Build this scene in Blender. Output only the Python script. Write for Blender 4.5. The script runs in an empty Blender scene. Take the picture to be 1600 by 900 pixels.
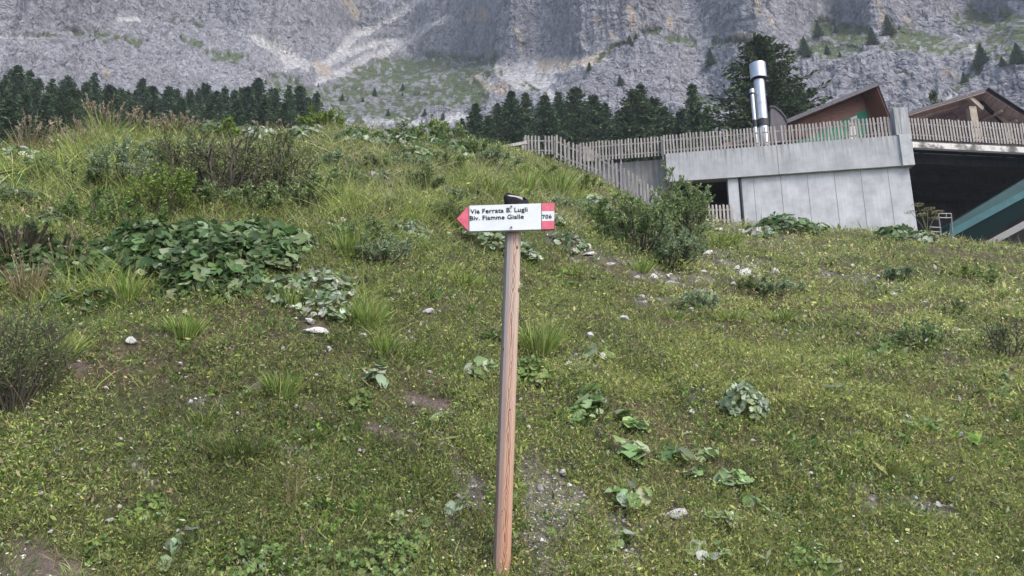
import bpy, math, random
import numpy as np
from mathutils import Vector
PI = math.pi
S = bpy.context.scene
C = S.collection
rs = np.random.RandomState(11)
random.seed(5)

# ------------------------------------------------------------------ camera
F, PITCH, EYE = 1140.0, math.radians(14.0), 1.6      # focal length in photo pixels, pitch, eye height
CP, SP = math.cos(PITCH), math.sin(PITCH)
cam_d = bpy.data.cameras.new('camera'); cam = bpy.data.objects.new('camera', cam_d); C.objects.link(cam)
cam_d.sensor_width = 36.0; cam_d.lens = 36.0 * F / 1600.0
cam_d.clip_start = 0.05; cam_d.clip_end = 6000
cam.location = (0, 0, EYE); cam.rotation_euler = (PI/2 + PITCH, 0, 0)
S.camera = cam
S.view_settings.view_transform = 'Standard'; S.view_settings.look = 'None'
S.view_settings.gamma = 1.0; S.view_settings.exposure = EXPOSURE = 1.0
# ------------------------------------------------------------------ overcast sky and soft sun
SUN_EL, SUN_AZ = math.radians(50), math.radians(138)   # azimuth clockwise from +Y (behind the camera, to its right)
w = bpy.data.worlds.new('World'); S.world = w; w.use_nodes = True
nt = w.node_tree; nt.nodes.clear()
sky = nt.nodes.new('ShaderNodeTexSky'); sky.sky_type = 'NISHITA'; sky.sun_disc = False
sky.sun_elevation = SUN_EL; sky.sun_rotation = SUN_AZ; sky.dust_density = 3.0; sky.ozone_density = 1.0; sky.air_density = 1.0
bg = nt.nodes.new('ShaderNodeBackground'); bg.inputs[1].default_value = 0.15
out = nt.nodes.new('ShaderNodeOutputWorld')
nt.links.new(sky.outputs[0], bg.inputs[0]); nt.links.new(bg.outputs[0], out.inputs[0])
sd = bpy.data.lights.new('sun', 'SUN'); sd.energy = 1.35; sd.angle = math.radians(20); sd.color = (1.0, 0.95, 0.88)
so = bpy.data.objects.new('sun', sd); C.objects.link(so)
sv = Vector((math.sin(SUN_AZ)*math.cos(SUN_EL), math.cos(SUN_AZ)*math.cos(SUN_EL), math.sin(SUN_EL)))
so.rotation_euler = sv.to_track_quat('Z', 'Y').to_euler(); so.location = (20, -20, 60)
S.cycles.max_bounces = 5; S.cycles.diffuse_bounces = 3; S.cycles.glossy_bounces = 2
S.cycles.transmission_bounces = 3; S.cycles.transparent_max_bounces = 4; S.cycles.volume_bounces = 0
S.cycles.use_denoising = True
S.cycles.caustics_reflective = False; S.cycles.caustics_refractive = False

# ------------------------------------------------------------------ noise
def _hash(i, j, k, seed):
    h = (i.astype(np.int64)*374761393 + j.astype(np.int64)*668265263 + k.astype(np.int64)*2147483647*3 + seed*974634777) & 0xffffffff
    h = ((h ^ (h >> 13)) * 1274126177) & 0xffffffff
    h = ((h ^ (h >> 16)) * 2246822519) & 0xffffffff
    return ((h ^ (h >> 15)) & 0xffffff) / float(0xffffff)
def vnoise(p, seed=0):
    p = np.asarray(p, float); i = np.floor(p); f = p - i; i = i.astype(np.int64); f = f*f*f*(f*(f*6-15)+10)
    r = 0
    for a in (0, 1):
        for b in (0, 1):
            for c in (0, 1):
                wgt = (f[:, 0] if a else 1-f[:, 0])*(f[:, 1] if b else 1-f[:, 1])*(f[:, 2] if c else 1-f[:, 2])
                r = r + wgt*_hash(i[:, 0]+a, i[:, 1]+b, i[:, 2]+c, seed)
    return r*2-1
def fbm(p, oct=4, gain=.5, lac=2.03, seed=0, ridge=False):
    p = np.asarray(p, float); a, s, t = 1.0, 0, 0
    for o in range(oct):
        n = vnoise(p, seed+o*17)
        if ridge: n = 1-2*np.abs(n)
        s = s + a*n; t += a; a *= gain; p = p*lac + 3.7
    return s/t
def smooth(a, b, x):
    t = np.clip((x-a)/(b-a), 0, 1); return t*t*(3-2*t)
def seg_mask(px, py, strokes, jit=0):
    """soft distance masks to a list of (points, width)"""
    m = np.zeros_like(px)
    for pts, wd in strokes:
        dmin = np.full_like(px, 1e9)
        for (x0, y0), (x1, y1) in zip(pts[:-1], pts[1:]):
            vx, vy = x1-x0, y1-y0
            t = np.clip(((px-x0)*vx+(py-y0)*vy)/(vx*vx+vy*vy+1e-9), 0, 1)
            dmin = np.minimum(dmin, np.hypot(px-x0-t*vx, py-y0-t*vy))
        m = np.maximum(m, 1-smooth(.55, 1.35, (dmin + jit*wd)/wd))
    return m

# ------------------------------------------------------------------ camera maths (photo pixels 1600x900)
def ray(px, py):
    x, y = px-800.0, 450.0-py
    return x, F*CP-y*SP, F*SP+y*CP
def project(X, Y, Zr):
    dep = np.maximum(Y*CP+Zr*SP, 1e-3)
    return 800+F*X/dep, 450-F*(Zr*CP-Y*SP)/dep
def on_depth(px, py, Y):           # point on the vertical plane at that Y
    a, b, c = ray(px, py); k = Y/b
    return Vector((a*k, Y, c*k+EYE))

# ------------------------------------------------------------------ terrain
CREST = [(-400,250,17),(0,240,17),(60,234,17.5),(130,218,18),(200,210,19),(330,207,20),(450,207,21),(520,200,22),(640,211,23),(700,218,24),
 (760,229,27),(820,240,29.5),(870,258,29.5),(930,279,29.8),(1000,320,30),(1040,337,30.6),(1100,345,31),(1150,353,31.5),(1200,362,32),(1300,366,33),(1430,369,33.6),
 (1500,379,34.5),(1600,388,36),(1900,402,38)]
_az, _T, _dc = [], [], []
for a, b, c in CREST:
    x, y, z = ray(a, b); _az.append(math.atan2(x, y)); _T.append(z/math.hypot(x, y)); _dc.append(c)
_az, _T, _dc = map(np.array, (_az, _T, _dc))
D_FAR, T_FAR = 150.0, 0.405
def zrel(X, Y, noise=True):
    """terrain height relative to the eye"""
    X = np.asarray(X, float); Y = np.asarray(Y, float)
    az = np.arctan2(X, Y); d = np.hypot(X, Y)
    T = np.interp(az, _az, _T); dc = np.interp(az, _az, _dc)
    db = 4.0/np.cos(np.clip(az, -1.05, 1.05)); zb = -.53
    zc = T*dc
    u = (d-db)/(dc-db)
    z = zb + (zc-zb)*u + .45*np.sin(PI*np.clip(u, 0, 1))*smooth(.9, .35, T)
    # bank down to the path
    bank = smooth(db-1.5, db+.1, d)
    z = np.where(d < db, -1.6 + (zb+1.6)*bank, z)
    # beyond the crest: a shoulder, then up again to the foot of the mountain
    right = smooth(.02, .10, az); TF = T_FAR*np.cos(np.clip(az, -.95, .95))
    d1 = dc + 2 + 18*right; z1 = zc - .6 + .9*right - 1.5*smooth(.0, -.2, az)
    zs = zc + (z1-zc)*smooth(dc, d1, d)
    zf = TF*D_FAR
    zfar = z1 + (zf-z1)*np.clip((d-d1)/(D_FAR-d1), 0, 1.4)
    z = np.where(d > dc, np.where(d > d1, zfar, zs), z)
    if noise:
        p = np.stack([X, Y, 0*X], -1).reshape(-1, 3)
        n = fbm(p/3.1, 3, seed=3).reshape(X.shape)*.30 + fbm(p/.7, 4, .55, seed=9).reshape(X.shape)*.15
        env = smooth(3.6, 6.5, d)
        z = z + n*env*(1+smooth(40, 100, d)*1.5)
    back = smooth(1.75, 1.2, np.abs(az))
    return -1.6 + (z+1.6)*back
def terr(x, y): return float(zrel(np.array([x]), np.array([y]))[0]) + EYE
_ds = 3.2*np.exp(np.linspace(0, math.log(150/3.2), 900))
def ground_many(px, py):
    """first hits of photo pixels on the terrain"""
    px = np.atleast_1d(np.asarray(px, float)); py = np.atleast_1d(np.asarray(py, float))
    x, y, z = ray(px, py); h = np.hypot(x, y); t = z/h
    X = (x/h)[:, None]*_ds; Y = (y/h)[:, None]*_ds
    Z = zrel(X, Y); below = (t[:, None]*_ds - Z) < 0
    i = np.where(below.any(1), below.argmax(1), np.argmax((Z/_ds)[:, :760], axis=1))
    d = _ds[i]
    return np.stack([x/h*d, y/h*d, Z[np.arange(len(i)), i]+EYE], -1)
def G(px, py): return Vector(ground_many(px, py)[0])

# ------------------------------------------------------------------ mesh helpers
def mesh_np(name, V, Fq, col=None, smooth_=False, mats=()):
    me = bpy.data.meshes.new(name)
    V = np.asarray(V, np.float32); Fq = np.asarray(Fq, np.int32); n, k = Fq.shape
    me.vertices.add(len(V)); me.vertices.foreach_set('co', V.ravel())
    me.loops.add(n*k); me.loops.foreach_set('vertex_index', Fq.ravel())
    me.polygons.add(n); me.polygons.foreach_set('loop_start', np.arange(0, n*k, k, dtype=np.int32))
    if smooth_: me.polygons.foreach_set('use_smooth', np.ones(n, bool))
    me.update(calc_edges=True)
    if col is not None:
        a = me.color_attributes.new('tint', 'FLOAT_COLOR', 'POINT')
        c = np.ones((len(V), 4), np.float32); c[:, :3] = col
        a.data.foreach_set('color', c.ravel())
    for m in mats: me.materials.append(m)
    return me
def link(name, me, parent=None, **props):
    o = bpy.data.objects.new(name, me); C.objects.link(o)
    if parent is not None: o.parent = parent
    for k, v in props.items(): o[k] = v
    return o
def empty(name, loc, label, category, group=None, rz=0):
    o = bpy.data.objects.new(name, None); C.objects.link(o); o.location = loc; o.rotation_euler = (0, 0, rz)
    o.empty_display_size = .2
    o['label'] = label; o['category'] = category
    if group: o['group'] = group
    return o
class MB:
    """collects solid pieces in world space, built relative to an origin"""
    def __init__(s): s.v, s.f = [], []
    def add(s, vs, fs):
        n = len(s.v); s.v += [tuple(v) for v in vs]; s.f += [tuple(i+n for i in f) for f in fs]
    def prism(s, poly, ext):
        """poly: list of 3D points, extruded by the vector ext"""
        n = len(poly); e = Vector(ext); P = [Vector(p) for p in poly]
        s.add(P+[p+e for p in P], [tuple(range(n))[::-1], tuple(range(n, 2*n))]+[(i, (i+1) % n, n+(i+1) % n, n+i) for i in range(n)])
    def box(s, o, a, b, c):
        o = Vector(o); a = Vector(a); b = Vector(b); s.prism([o, o+a, o+a+b, o+b], c)
    def bar(s, p, q, wx, wy, up=(0, 0, 1)):
        p = Vector(p); q = Vector(q); d = (q-p).normalized(); u = Vector(up)
        if abs(d.dot(u)) > .95: u = Vector((0, 1, 0))
        x = d.cross(u).normalized()*wx/2; y = x.cross(d).normalized()*wy/2
        s.prism([p-x-y, p+x-y, p+x+y, p-x+y], q-p)
    def tube(s, p, q, r0, r1=None, n=20, caps=True):
        r1 = r0 if r1 is None else r1
        p = Vector(p); q = Vector(q); d = (q-p).normalized(); u = Vector((0, 0, 1)) if abs(d.z) < .9 else Vector((1, 0, 0))
        x = d.cross(u).normalized(); y = x.cross(d)
        ring = lambda c, r: [c+(x*math.cos(2*PI*i/n)+y*math.sin(2*PI*i/n))*r for i in range(n)]
        f = [(i, (i+1) % n, n+(i+1) % n, n+i) for i in range(n)]
        if caps: f += [tuple(range(n))[::-1], tuple(range(n, 2*n))]
        s.add(ring(p, r0)+ring(q, r1), f)
    def build(s, name, mat, parent=None, smooth_=False, bevel=0, **props):
        o0 = Vector((0, 0, 0))
        if parent is not None:
            o0 = parent.location; pp = parent.parent
            while pp is not None: o0 = o0 + pp.location; pp = pp.parent
        me = bpy.data.meshes.new(name); me.from_pydata([tuple(Vector(v)-o0) for v in s.v], [], s.f)
        import bmesh
        bm = bmesh.new(); bm.from_mesh(me); bmesh.ops.recalc_face_normals(bm, faces=bm.faces); bm.to_mesh(me); bm.free()
        if smooth_: me.polygons.foreach_set('use_smooth', np.ones(len(me.polygons), bool))
        if mat: me.materials.append(mat)
        o = link(name, me, parent, **props)
        if smooth_: me.set_sharp_from_angle(angle=math.radians(40))
        if bevel:
            b = o.modifiers.new('bevel', 'BEVEL'); b.width = bevel; b.segments = 2; b.limit_method = 'ANGLE'
        return o

# ------------------------------------------------------------------ materials
def mat(name, col=(.5, .5, .5), rough=.8, metal=0, spec=.3):
    m = bpy.data.materials.new(name); m.use_nodes = True
    b = m.node_tree.nodes['Principled BSDF']; b.inputs['Base Color'].default_value = (*col, 1)
    b.inputs['Roughness'].default_value = rough; b.inputs['Metallic'].default_value = metal
    b.inputs['Specular IOR Level'].default_value = spec
    return m
def N(m, t, **kw):
    n = m.node_tree.nodes.new(t)
    for k, v in kw.items():
        if k.startswith('_'): setattr(n, k[1:], v)
        else: n.inputs[k].default_value = v
    return n
def L(m, a, b): m.node_tree.links.new(a, b)
def noise_mat(name, c1, c2, scale=(1, 1, 1), nscale=3, detail=6, rough=.8, bump=.3, dist=.02, c3=None, spec=.3, ns3=None, lo=.35, hi=.65, obj=True):
    m = mat(name, c1, rough, 0, spec); b = m.node_tree.nodes['Principled BSDF']
    tc = N(m, 'ShaderNodeTexCoord'); mp = N(m, 'ShaderNodeMapping'); mp.inputs['Scale'].default_value = scale
    L(m, tc.outputs['Object'], mp.inputs[0])
    n = N(m, 'ShaderNodeTexNoise', Scale=nscale, Detail=detail, Roughness=.62); L(m, mp.outputs[0], n.inputs['Vector'])
    r = N(m, 'ShaderNodeValToRGB'); L(m, n.outputs[0], r.inputs[0])
    r.color_ramp.elements[0].position = lo; r.color_ramp.elements[1].position = hi
    r.color_ramp.elements[0].color = (*c1, 1); r.color_ramp.elements[1].color = (*c2, 1)
    colout = r.outputs[0]
    if c3 is not None:
        n3 = N(m, 'ShaderNodeTexNoise', Scale=ns3 or nscale*.3, Detail=4); L(m, mp.outputs[0], n3.inputs['Vector'])
        r3 = N(m, 'ShaderNodeValToRGB'); L(m, n3.outputs[0], r3.inputs[0]); r3.color_ramp.elements[0].position = .5; r3.color_ramp.elements[1].position = .68
        mx = N(m, 'ShaderNodeMix', _data_type='RGBA'); L(m, r3.outputs[0], mx.inputs[0]); L(m, colout, mx.inputs[6]); mx.inputs[7].default_value = (*c3, 1)
        colout = mx.outputs[2]
    L(m, colout, b.inputs['Base Color'])
    bp = N(m, 'ShaderNodeBump', Strength=bump, Distance=dist); L(m, n.outputs[0], bp.inputs['Height']); L(m, bp.outputs[0], b.inputs['Normal'])
    return m
def leaf_mat(name, rough=.55, trans=.33, spec=.35):
    m = mat(name, rough=rough, spec=spec); b = m.node_tree.nodes['Principled BSDF']; o = m.node_tree.nodes['Material Output']
    a = N(m, 'ShaderNodeVertexColor', _layer_name='tint'); L(m, a.outputs[0], b.inputs['Base Color'])
    t = N(m, 'ShaderNodeBsdfTranslucent'); L(m, a.outputs[0], t.inputs[0])
    mx = N(m, 'ShaderNodeMixShader'); mx.inputs[0].default_value = trans
    L(m, b.outputs[0], mx.inputs[1]); L(m, t.outputs[0], mx.inputs[2]); L(m, mx.outputs[0], o.inputs[0])
    return m
M_LEAF = leaf_mat('leaf'); M_NEEDLE = leaf_mat('needles', .7, .1, .2)
M_TWIG = noise_mat('twig_bark', (.045, .032, .025), (.10, .08, .06), nscale=30)
M_BARK = noise_mat('trunk_bark', (.05, .035, .025), (.12, .09, .065), nscale=6)
M_STEM = leaf_mat('green_stem', .7, 0)
def tint_mat(name, rough, nscale, bump, dist, var=.25, spec=.2):
    """vertex tint times fine procedural variation, with bump"""
    m = mat(name, rough=rough, spec=spec); b = m.node_tree.nodes['Principled BSDF']
    a = N(m, 'ShaderNodeVertexColor', _layer_name='tint')
    tc = N(m, 'ShaderNodeTexCoord')
    n = N(m, 'ShaderNodeTexNoise', Scale=nscale, Detail=8, Roughness=.7); L(m, tc.outputs['Object'], n.inputs['Vector'])
    mr = N(m, 'ShaderNodeMapRange'); mr.inputs['From Min'].default_value = .3; mr.inputs['From Max'].default_value = .7
    mr.inputs['To Min'].default_value = 1-var; mr.inputs['To Max'].default_value = 1+var; L(m, n.outputs[0], mr.inputs[0])
    v = N(m, 'ShaderNodeVectorMath', _operation='SCALE'); L(m, a.outputs[0], v.inputs[0]); L(m, mr.outputs[0], v.inputs['Scale'])
    L(m, v.outputs[0], b.inputs['Base Color'])
    bp = N(m, 'ShaderNodeBump', Strength=bump, Distance=dist); L(m, n.outputs[0], bp.inputs['Height']); L(m, bp.outputs[0], b.inputs['Normal'])
    return m
M_ROCKFACE = tint_mat('limestone_face', .95, .6, 1.0, 1.6, .38)
M_SOIL = tint_mat('soil', .95, 38.0, 1.0, .02, .55)

def facets(m):
    b = m.node_tree.nodes['Principled BSDF']; tc = N(m, 'ShaderNodeTexCoord'); old = b.inputs['Normal'].links[0].from_node; prev = old
    w_ = N(m, 'ShaderNodeTexNoise', Scale=.12, Detail=4); L(m, tc.outputs['Object'], w_.inputs['Vector'])
    wv = N(m, 'ShaderNodeVectorMath', _operation='SCALE'); wv.inputs['Scale'].default_value = 6; L(m, w_.outputs['Color'], wv.inputs[0])
    ad = N(m, 'ShaderNodeVectorMath', _operation='ADD'); L(m, tc.outputs['Object'], ad.inputs[0]); L(m, wv.outputs[0], ad.inputs[1])
    for sc_, z_, d_ in ((.10, .45, 3.5), (.33, .55, 1.6), (.9, .7, .7)):
        mp = N(m, 'ShaderNodeMapping'); mp.inputs['Scale'].default_value = (1, 1, z_); L(m, ad.outputs[0], mp.inputs[0])
        v = N(m, 'ShaderNodeTexVoronoi', Scale=sc_, _feature='DISTANCE_TO_EDGE'); L(m, mp.outputs[0], v.inputs['Vector'])
        mr = N(m, 'ShaderNodeMapRange'); mr.inputs['From Max'].default_value = .22; L(m, v.outputs['Distance'], mr.inputs[0])
        bp = N(m, 'ShaderNodeBump', Strength=.6, Distance=d_); L(m, mr.outputs[0], bp.inputs['Height']); L(m, prev.outputs[0], bp.inputs['Normal']); prev = bp
    L(m, prev.outputs[0], b.inputs['Normal'])
facets(M_ROCKFACE)
# ------------------------------------------------------------------ ground sheet
GRAVEL = [([(750,770),(725,820),(700,880)],26),([(830,740),(860,800),(880,890)],52),([(960,820),(990,880)],20),([(300,630),(420,600)],8),([(1250,560),(1300,590)],9),([(1330,740),(1360,790)],12),([(190,700),(240,760)],9),([(1000,470),(1080,480)],9),([(1290,430),(1400,450)],10),([(520,560),(560,600)],8),([(1130,640),(1080,620)],8),([(690,690),(740,760)],16),([(700,470),(640,530),(600,560)],6),
 ([(905,400),(960,412),(1040,436)],13),([(1040,440),(1110,436)],9),([(1130,420),(1200,425)],16),([(1100,395),(1140,392)],12),([(1190,378),(1240,372)],10),([(1110,350),(1150,362)],8),
 ([(690,270),(700,300)],14),([(580,250),(600,275)],12),([(380,215),(450,225)],12),([(640,215),(700,222),(740,232)],9),([(860,370),(920,395)],9),
 ([(110,785),(170,800)],18),([(470,520),(520,524)],10),([(1000,830),(1060,845)],14),([(1420,790),(1480,800)],12),([(420,700),(540,710)],9),([(1480,560),(1510,600)],9),([(900,560),(930,575)],8),([(560,715),(650,705)],10)]
SOILP = [([(-60,850),(40,880),(100,915)],52),([(100,560),(130,580)],10),([(640,620),(700,640)],10),([(340,590),(380,610)],9),([(0,610),(40,640)],14),([(480,640),(640,690)],12)]
def masks(px, py, X, Y):
    p = np.stack([X, Y, 0*X], -1)
    j = fbm(p/.35, 3, seed=21)*.55
    br = smooth(-.30, .22, fbm(p/.13, 3, .6, seed=23)+.55*fbm(p/.5, 2, seed=24))
    return seg_mask(px, py, GRAVEL, j*1.3)*br, seg_mask(px, py, SOILP, j*1.2)*smooth(-.6, .1, fbm(p/.4, 3, seed=25))
def build_ground():
    az = np.concatenate([np.linspace(-PI, -.86, 40)[:-1], np.linspace(-.86, .86, 760), np.linspace(.86, PI, 40)[1:]])
    d = np.concatenate([[.3, 1, 1.8], 2.2*np.exp(np.linspace(0, math.log(34/2.2), 420)), np.linspace(35, 50, 26), np.linspace(55, 175, 50), [260, 600, 1600, 4000]])
    A, D = np.meshgrid(az, d, indexing='ij'); X = D*np.sin(A); Y = D*np.cos(A)
    sh = X.shape; X, Y = X.ravel(), Y.ravel()
    Z = zrel(X, Y); Dr = D.ravel(); Z = np.where(Dr > 175, Z.min()*0+np.minimum(Z, 60)-20, Z)
    px, py = project(X, Y, Z); gm, sm = masks(px, py, X, Y)
    p = np.stack([X, Y, Z], -1)
    k = smooth(-.35, .45, fbm(p/1.3, 4, seed=31))[:, None]
    col = (np.array([.060, .070, .030])*k + np.array([.085, .068, .045])*(1-k))*(.75+.5*smooth(-.4, .4, fbm(p/.03, 2, seed=6)))[:, None]
    spk = smooth(.15, .5, fbm(p/.06, 2, seed=5))[:, None]
    col = col*(1-gm[:, None]*.85) + (np.array([.24, .225, .20])*(.45+.6*spk))*gm[:, None]*.85
    col = col*(1-sm[:, None]*.9) + np.array([.14, .105, .10])*sm[:, None]*.9
    path = smooth(3.9, 3.5, np.where(np.abs(A.ravel()) < 1.1, Dr*np.cos(np.clip(A.ravel(), -1.1, 1.1)), 0))[:, None]
    col = col*(1-path) + (np.array([.16, .145, .125])*(.6+.5*spk))*path
    n, m_ = sh; I = np.arange(n*m_).reshape(n, m_)
    f = np.stack([I[:-1, :-1].ravel(), I[1:, :-1].ravel(), I[1:, 1:].ravel(), I[:-1, 1:].ravel()], -1)[:, ::-1]
    me = mesh_np('ground', np.stack([X, Y, Z+EYE], -1), f, col, True, [M_SOIL])
    link('ground', me, kind='structure', label='grassy mountain slope rising from the footpath')
build_ground()

# ------------------------------------------------------------------ the mountain behind: one terrain sheet
DOME_TOP = [(-600,80),(0,66),(60,60),(130,50),(200,30),(250,20),(300,30),(350,48),(400,62),(440,85),(480,102),(520,150),(560,400)]
CLIFF_BASE = [(-600,70),(0,62),(120,46),(200,20),(300,26),(400,58),(440,86),(470,80),(520,48),(560,52),(600,88),(660,95),(740,106),(850,104),(940,88),(1000,52),(1060,55),(1120,66),(1200,72),(1280,45),(1400,50),(1500,28),(1600,10),(2200,-10)]
SCREE = [([(440,118),(540,92),(640,66),(700,35)],6),([(690,200),(730,190)],7),([(540,192),(600,196)],7),([(395,60),(470,95),(520,120)],8),([(660,5),(610,40),(560,62),(500,112)],8),([(660,55),(600,92),(540,118),(500,128)],8),([(430,95),(470,110)],8),
 ([(800,128),(860,112),(945,90)],10),([(870,112),(852,140),(868,165)],10),([(780,120),(850,140)],10),([(940,90),(1000,60)],3),
 ([(180,24),(215,24)],5),([(0,62),(60,58),(110,47)],3),([(1490,55),(1512,70),(1530,88)],4),([(1478,165),(1500,140),(1535,108)],5),([(585,200),(620,192),(655,200)],9),([(740,128),(770,140)],10)]
PINK = [([(490,102),(510,114)],10),([(740,130),(768,146),(790,140)],7),([(850,112),(900,102),(940,90)],8),([(548,18),(552,26)],8),([(528,6),(534,12)],5),([(738,22),(734,38)],3),([(755,28),(757,36)],7),
 ([(808,60),(815,80)],6),([(985,20),(990,50)],5),([(1005,40),(1012,55)],4),([(955,62),(960,72)],4),([(1045,32),(1048,50)],4),([(930,35),(938,42)],4),([(1375,8),(1384,30),(1378,44)],5),([(1415,32),(1420,40)],4),
 ([(1150,60),(1180,62)],4),([(1475,118),(1490,125)],4),([(765,100),(775,92)],4),([(160,122),(168,126)],4),([(1185,5),(1190,25)],4),([(1200,30),(1208,45)],3)]
GRASSM = [([(560,128),(650,112),(770,112)],17),([(520,150),(620,138),(740,150)],20),([(545,178),(640,178)],16),([(600,160),(720,165)],14),([(430,135),(520,165)],14),([(700,170),(740,160)],10),
 ([(40,60),(130,49)],4),([(150,52),(220,66)],10),([(120,60),(170,55)],4),([(268,27),(312,36)],5),([(285,62),(308,66)],7),([(312,82),(385,96)],5),([(245,58),(262,56)],4),
 ([(935,93),(1000,58),(1030,50)],4),([(1040,62),(1085,70)],5),([(1120,74),(1165,70)],5),([(1285,48),(1350,58)],14),([(1258,78),(1335,80)],11),([(1285,95),(1330,86)],6),
 ([(1405,58),(1500,80)],15),([(1378,78),(1430,82)],6),([(1505,28),(1600,40),(1700,45)],15),([(1545,75),(1600,60),(1700,60)],20),([(1555,98),(1610,98)],9),([(1490,142),(1532,112)],6),([(1228,102),(1255,86)],7),
 ([(1085,165),(1130,172)],9),([(1398,118),(1424,125)],3),([(815,130),(850,150)],4),([(1440,66),(1470,88)],6)]
def build_mountain():
    az = np.concatenate([np.linspace(-1.45, -.66, 90)[:-1], np.linspace(-.66, .66, 1130), np.linspace(.66, 1.45, 90)[1:]])
    t = np.concatenate([np.linspace(.415, .74, 340), .74+np.linspace(0, 1, 40)[1:]**1.3*.16])
    A, T = np.meshgrid(az, t, indexing='ij'); sh = A.shape; T = T*np.cos(np.clip(A, -.95, .95))
    px, py = project(np.sin(A), np.cos(A), T)
    px = np.where(np.abs(A) > 1.2, np.sign(A)*2500, px)
    q = np.stack([px/60, py/60, 0*px], -1).reshape(-1, 3)
    j1 = fbm(q, 4, seed=41).reshape(sh); j2 = fbm(q*4.5, 3, seed=47).reshape(sh)
    x, y = px + 7*j1, py + 6*j2*.6 + 4*j1
    sc = seg_mask(x, y, SCREE, j2*.5); gr = seg_mask(x, y, GRASSM, j2*.6); pk = seg_mask(x, y, PINK, j2*.9)
    dome = smooth(0, 10, y-np.interp(x, *zip(*DOME_TOP)))*(x < 530)
    cliff = smooth(4, -6, y-np.interp(x, *zip(*CLIFF_BASE)))
    butt = smooth(.0, 1, (x-860-(150-y)*.9)/30)*(1-cliff)
    slope = 1.15 + 0*T
    slope = slope*(1-dome)+1.05*dome; slope = slope*(1-butt)+1.9*butt; slope = slope*(1-cliff)+3.2*cliff
    lowgr = np.clip(np.maximum(gr, sc*.9), 0, 1)*(1-cliff*.6)
    slope = slope*(1-lowgr)+(T+.16)*lowgr
    slope = np.maximum(slope, T+.14)
    dT = np.diff(T, axis=1); integ = np.concatenate([np.zeros((sh[0], 1)), np.cumsum(dT/(slope[:, 1:]-T[:, 1:]), axis=1)], 1)
    base = np.interp(px[:, 0], [-600, 0, 420, 560, 700, 800, 1000, 1200, 1600, 2200], [175, 175, 175, 150, 150, 150, 150, 145, 145, 145])
    da = np.interp(np.arange(sh[0]), np.arange(sh[0]), np.gradient(az)); kk = np.exp(-.5*(np.arange(-60, 61)/20.0)**2); kk /= kk.sum()
    pad = np.pad(integ, ((60, 60), (0, 0)), mode='edge'); integ = sum(kk[i]*pad[i:i+sh[0]] for i in range(121))
    pad = np.pad(slope, ((60, 60), (0, 0)), mode='edge'); sls = sum(kk[i]*pad[i:i+sh[0]] for i in range(121))
    D = base[:, None]*np.exp(np.minimum(integ, 2.2))
    X, Y, Z = D*np.sin(A), D*np.cos(A), D*T
    P = np.stack([X, Y, Z], -1).reshape(-1, 3); Df = D.ravel()
    rock = (1-np.maximum(gr, sc*.75)).ravel(); clf = cliff.ravel(); dm = dome.ravel()
    # crags: vertical ribs on the wall, slanting slabs on the dome, blocky relief everywhere
    lat = A.ravel()*420
    ribs = fbm(np.stack([lat/16, Z.ravel()/70, 0*lat], -1), 5, .55, seed=51, ridge=True)
    slab = fbm(np.stack([(lat+.9*Z.ravel())/46, (Z.ravel()-.7*lat)/12, 0*lat], -1), 5, .5, seed=61, ridge=True)
    block = fbm(P/[22, 22, 15], 6, .62, seed=71, ridge=True)
    fine = fbm(P/[4.5, 4.5, 4], 4, .7, seed=81)
    crack = fbm(np.stack([lat/7, Z.ravel()/13, Df/30], -1), 4, .6, seed=83, ridge=True)
    big = fbm(P/70, 3, seed=91)
    amp = (Df*.012)
    disp = rock*(clf*(ribs*.62+block*.4) + (1-clf)*(dm*(slab*1.1+block*.25) + (1-dm)*(block*.7+ribs*.2)))*amp + rock*(fine*.62+np.clip(crack, -.4, .7)*.42)*amp*.8 + big*amp*1.2 + (1-rock)*fine*amp*.12
    ss = sls.ravel(); nr = ss/np.hypot(ss, 1); nz = 1/np.hypot(ss, 1)
    P[:, 0] -= np.sin(A.ravel())*nr*disp; P[:, 1] -= np.cos(A.ravel())*nr*disp; P[:, 2] += nz*disp
    # colours
    n1 = fbm(P/30, 5, .6, seed=101)[:, None]; n2 = fbm(np.stack([lat/5, Z.ravel()/60, 0*lat], -1), 4, .6, seed=103)[:, None]
    n3 = (fbm(P/2.0, 3, .7, seed=107)*.6+.7*fbm(np.stack([lat/1.9, T.ravel()*420/2.6, 0*lat], -1), 3, .75, seed=108))[:, None]
    col = np.array([.32, .325, .362])*(1+.26*n1+.46*n3)
    col = col*(1-.20*np.clip(n2, 0, 1)*clf[:, None]*2)
    s_ = sc.ravel()[:, None]; col = col*(1-s_)+np.array([.56, .56, .575])*(1+.35*n3)*s_
    p_ = (pk.ravel()*smooth(-.5, .2, n3[:, 0]+pk.ravel()*.6))[:, None]; col = col*(1-p_*.8)+np.array([.50, .42, .33])*(1+.2*n3)*p_*.8
    sp_ = np.stack([lat/2.4, T.ravel()*420/1.8, 0*lat], -1); speck = smooth(.05, .22, fbm(sp_, 3, .65, seed=111)+.35*fbm(sp_/9, 3, seed=113))
    g_ = (np.clip(gr.ravel()*1.6, 0, 1)*(1-.85*speck))[:, None]
    gc = np.array([.12, .155, .075])*(1+.25*n1)
    col = col*(1-g_)+gc*g_
    n, m_ = sh; I = np.arange(n*m_).reshape(n, m_)
    f = np.stack([I[:-1, :-1].ravel(), I[1:, :-1].ravel(), I[1:, 1:].ravel(), I[:-1, 1:].ravel()], -1)
    P[:, 2] += EYE
    me = mesh_np('mountain', P, f, col, False, [M_ROCKFACE])
    link('mountain', me, kind='structure', label='pale grey limestone cliffs with scree and alpine meadow')
    return az, t, P.reshape(n, m_, 3)
_maz, _mt, _mP = build_mountain()
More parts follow.
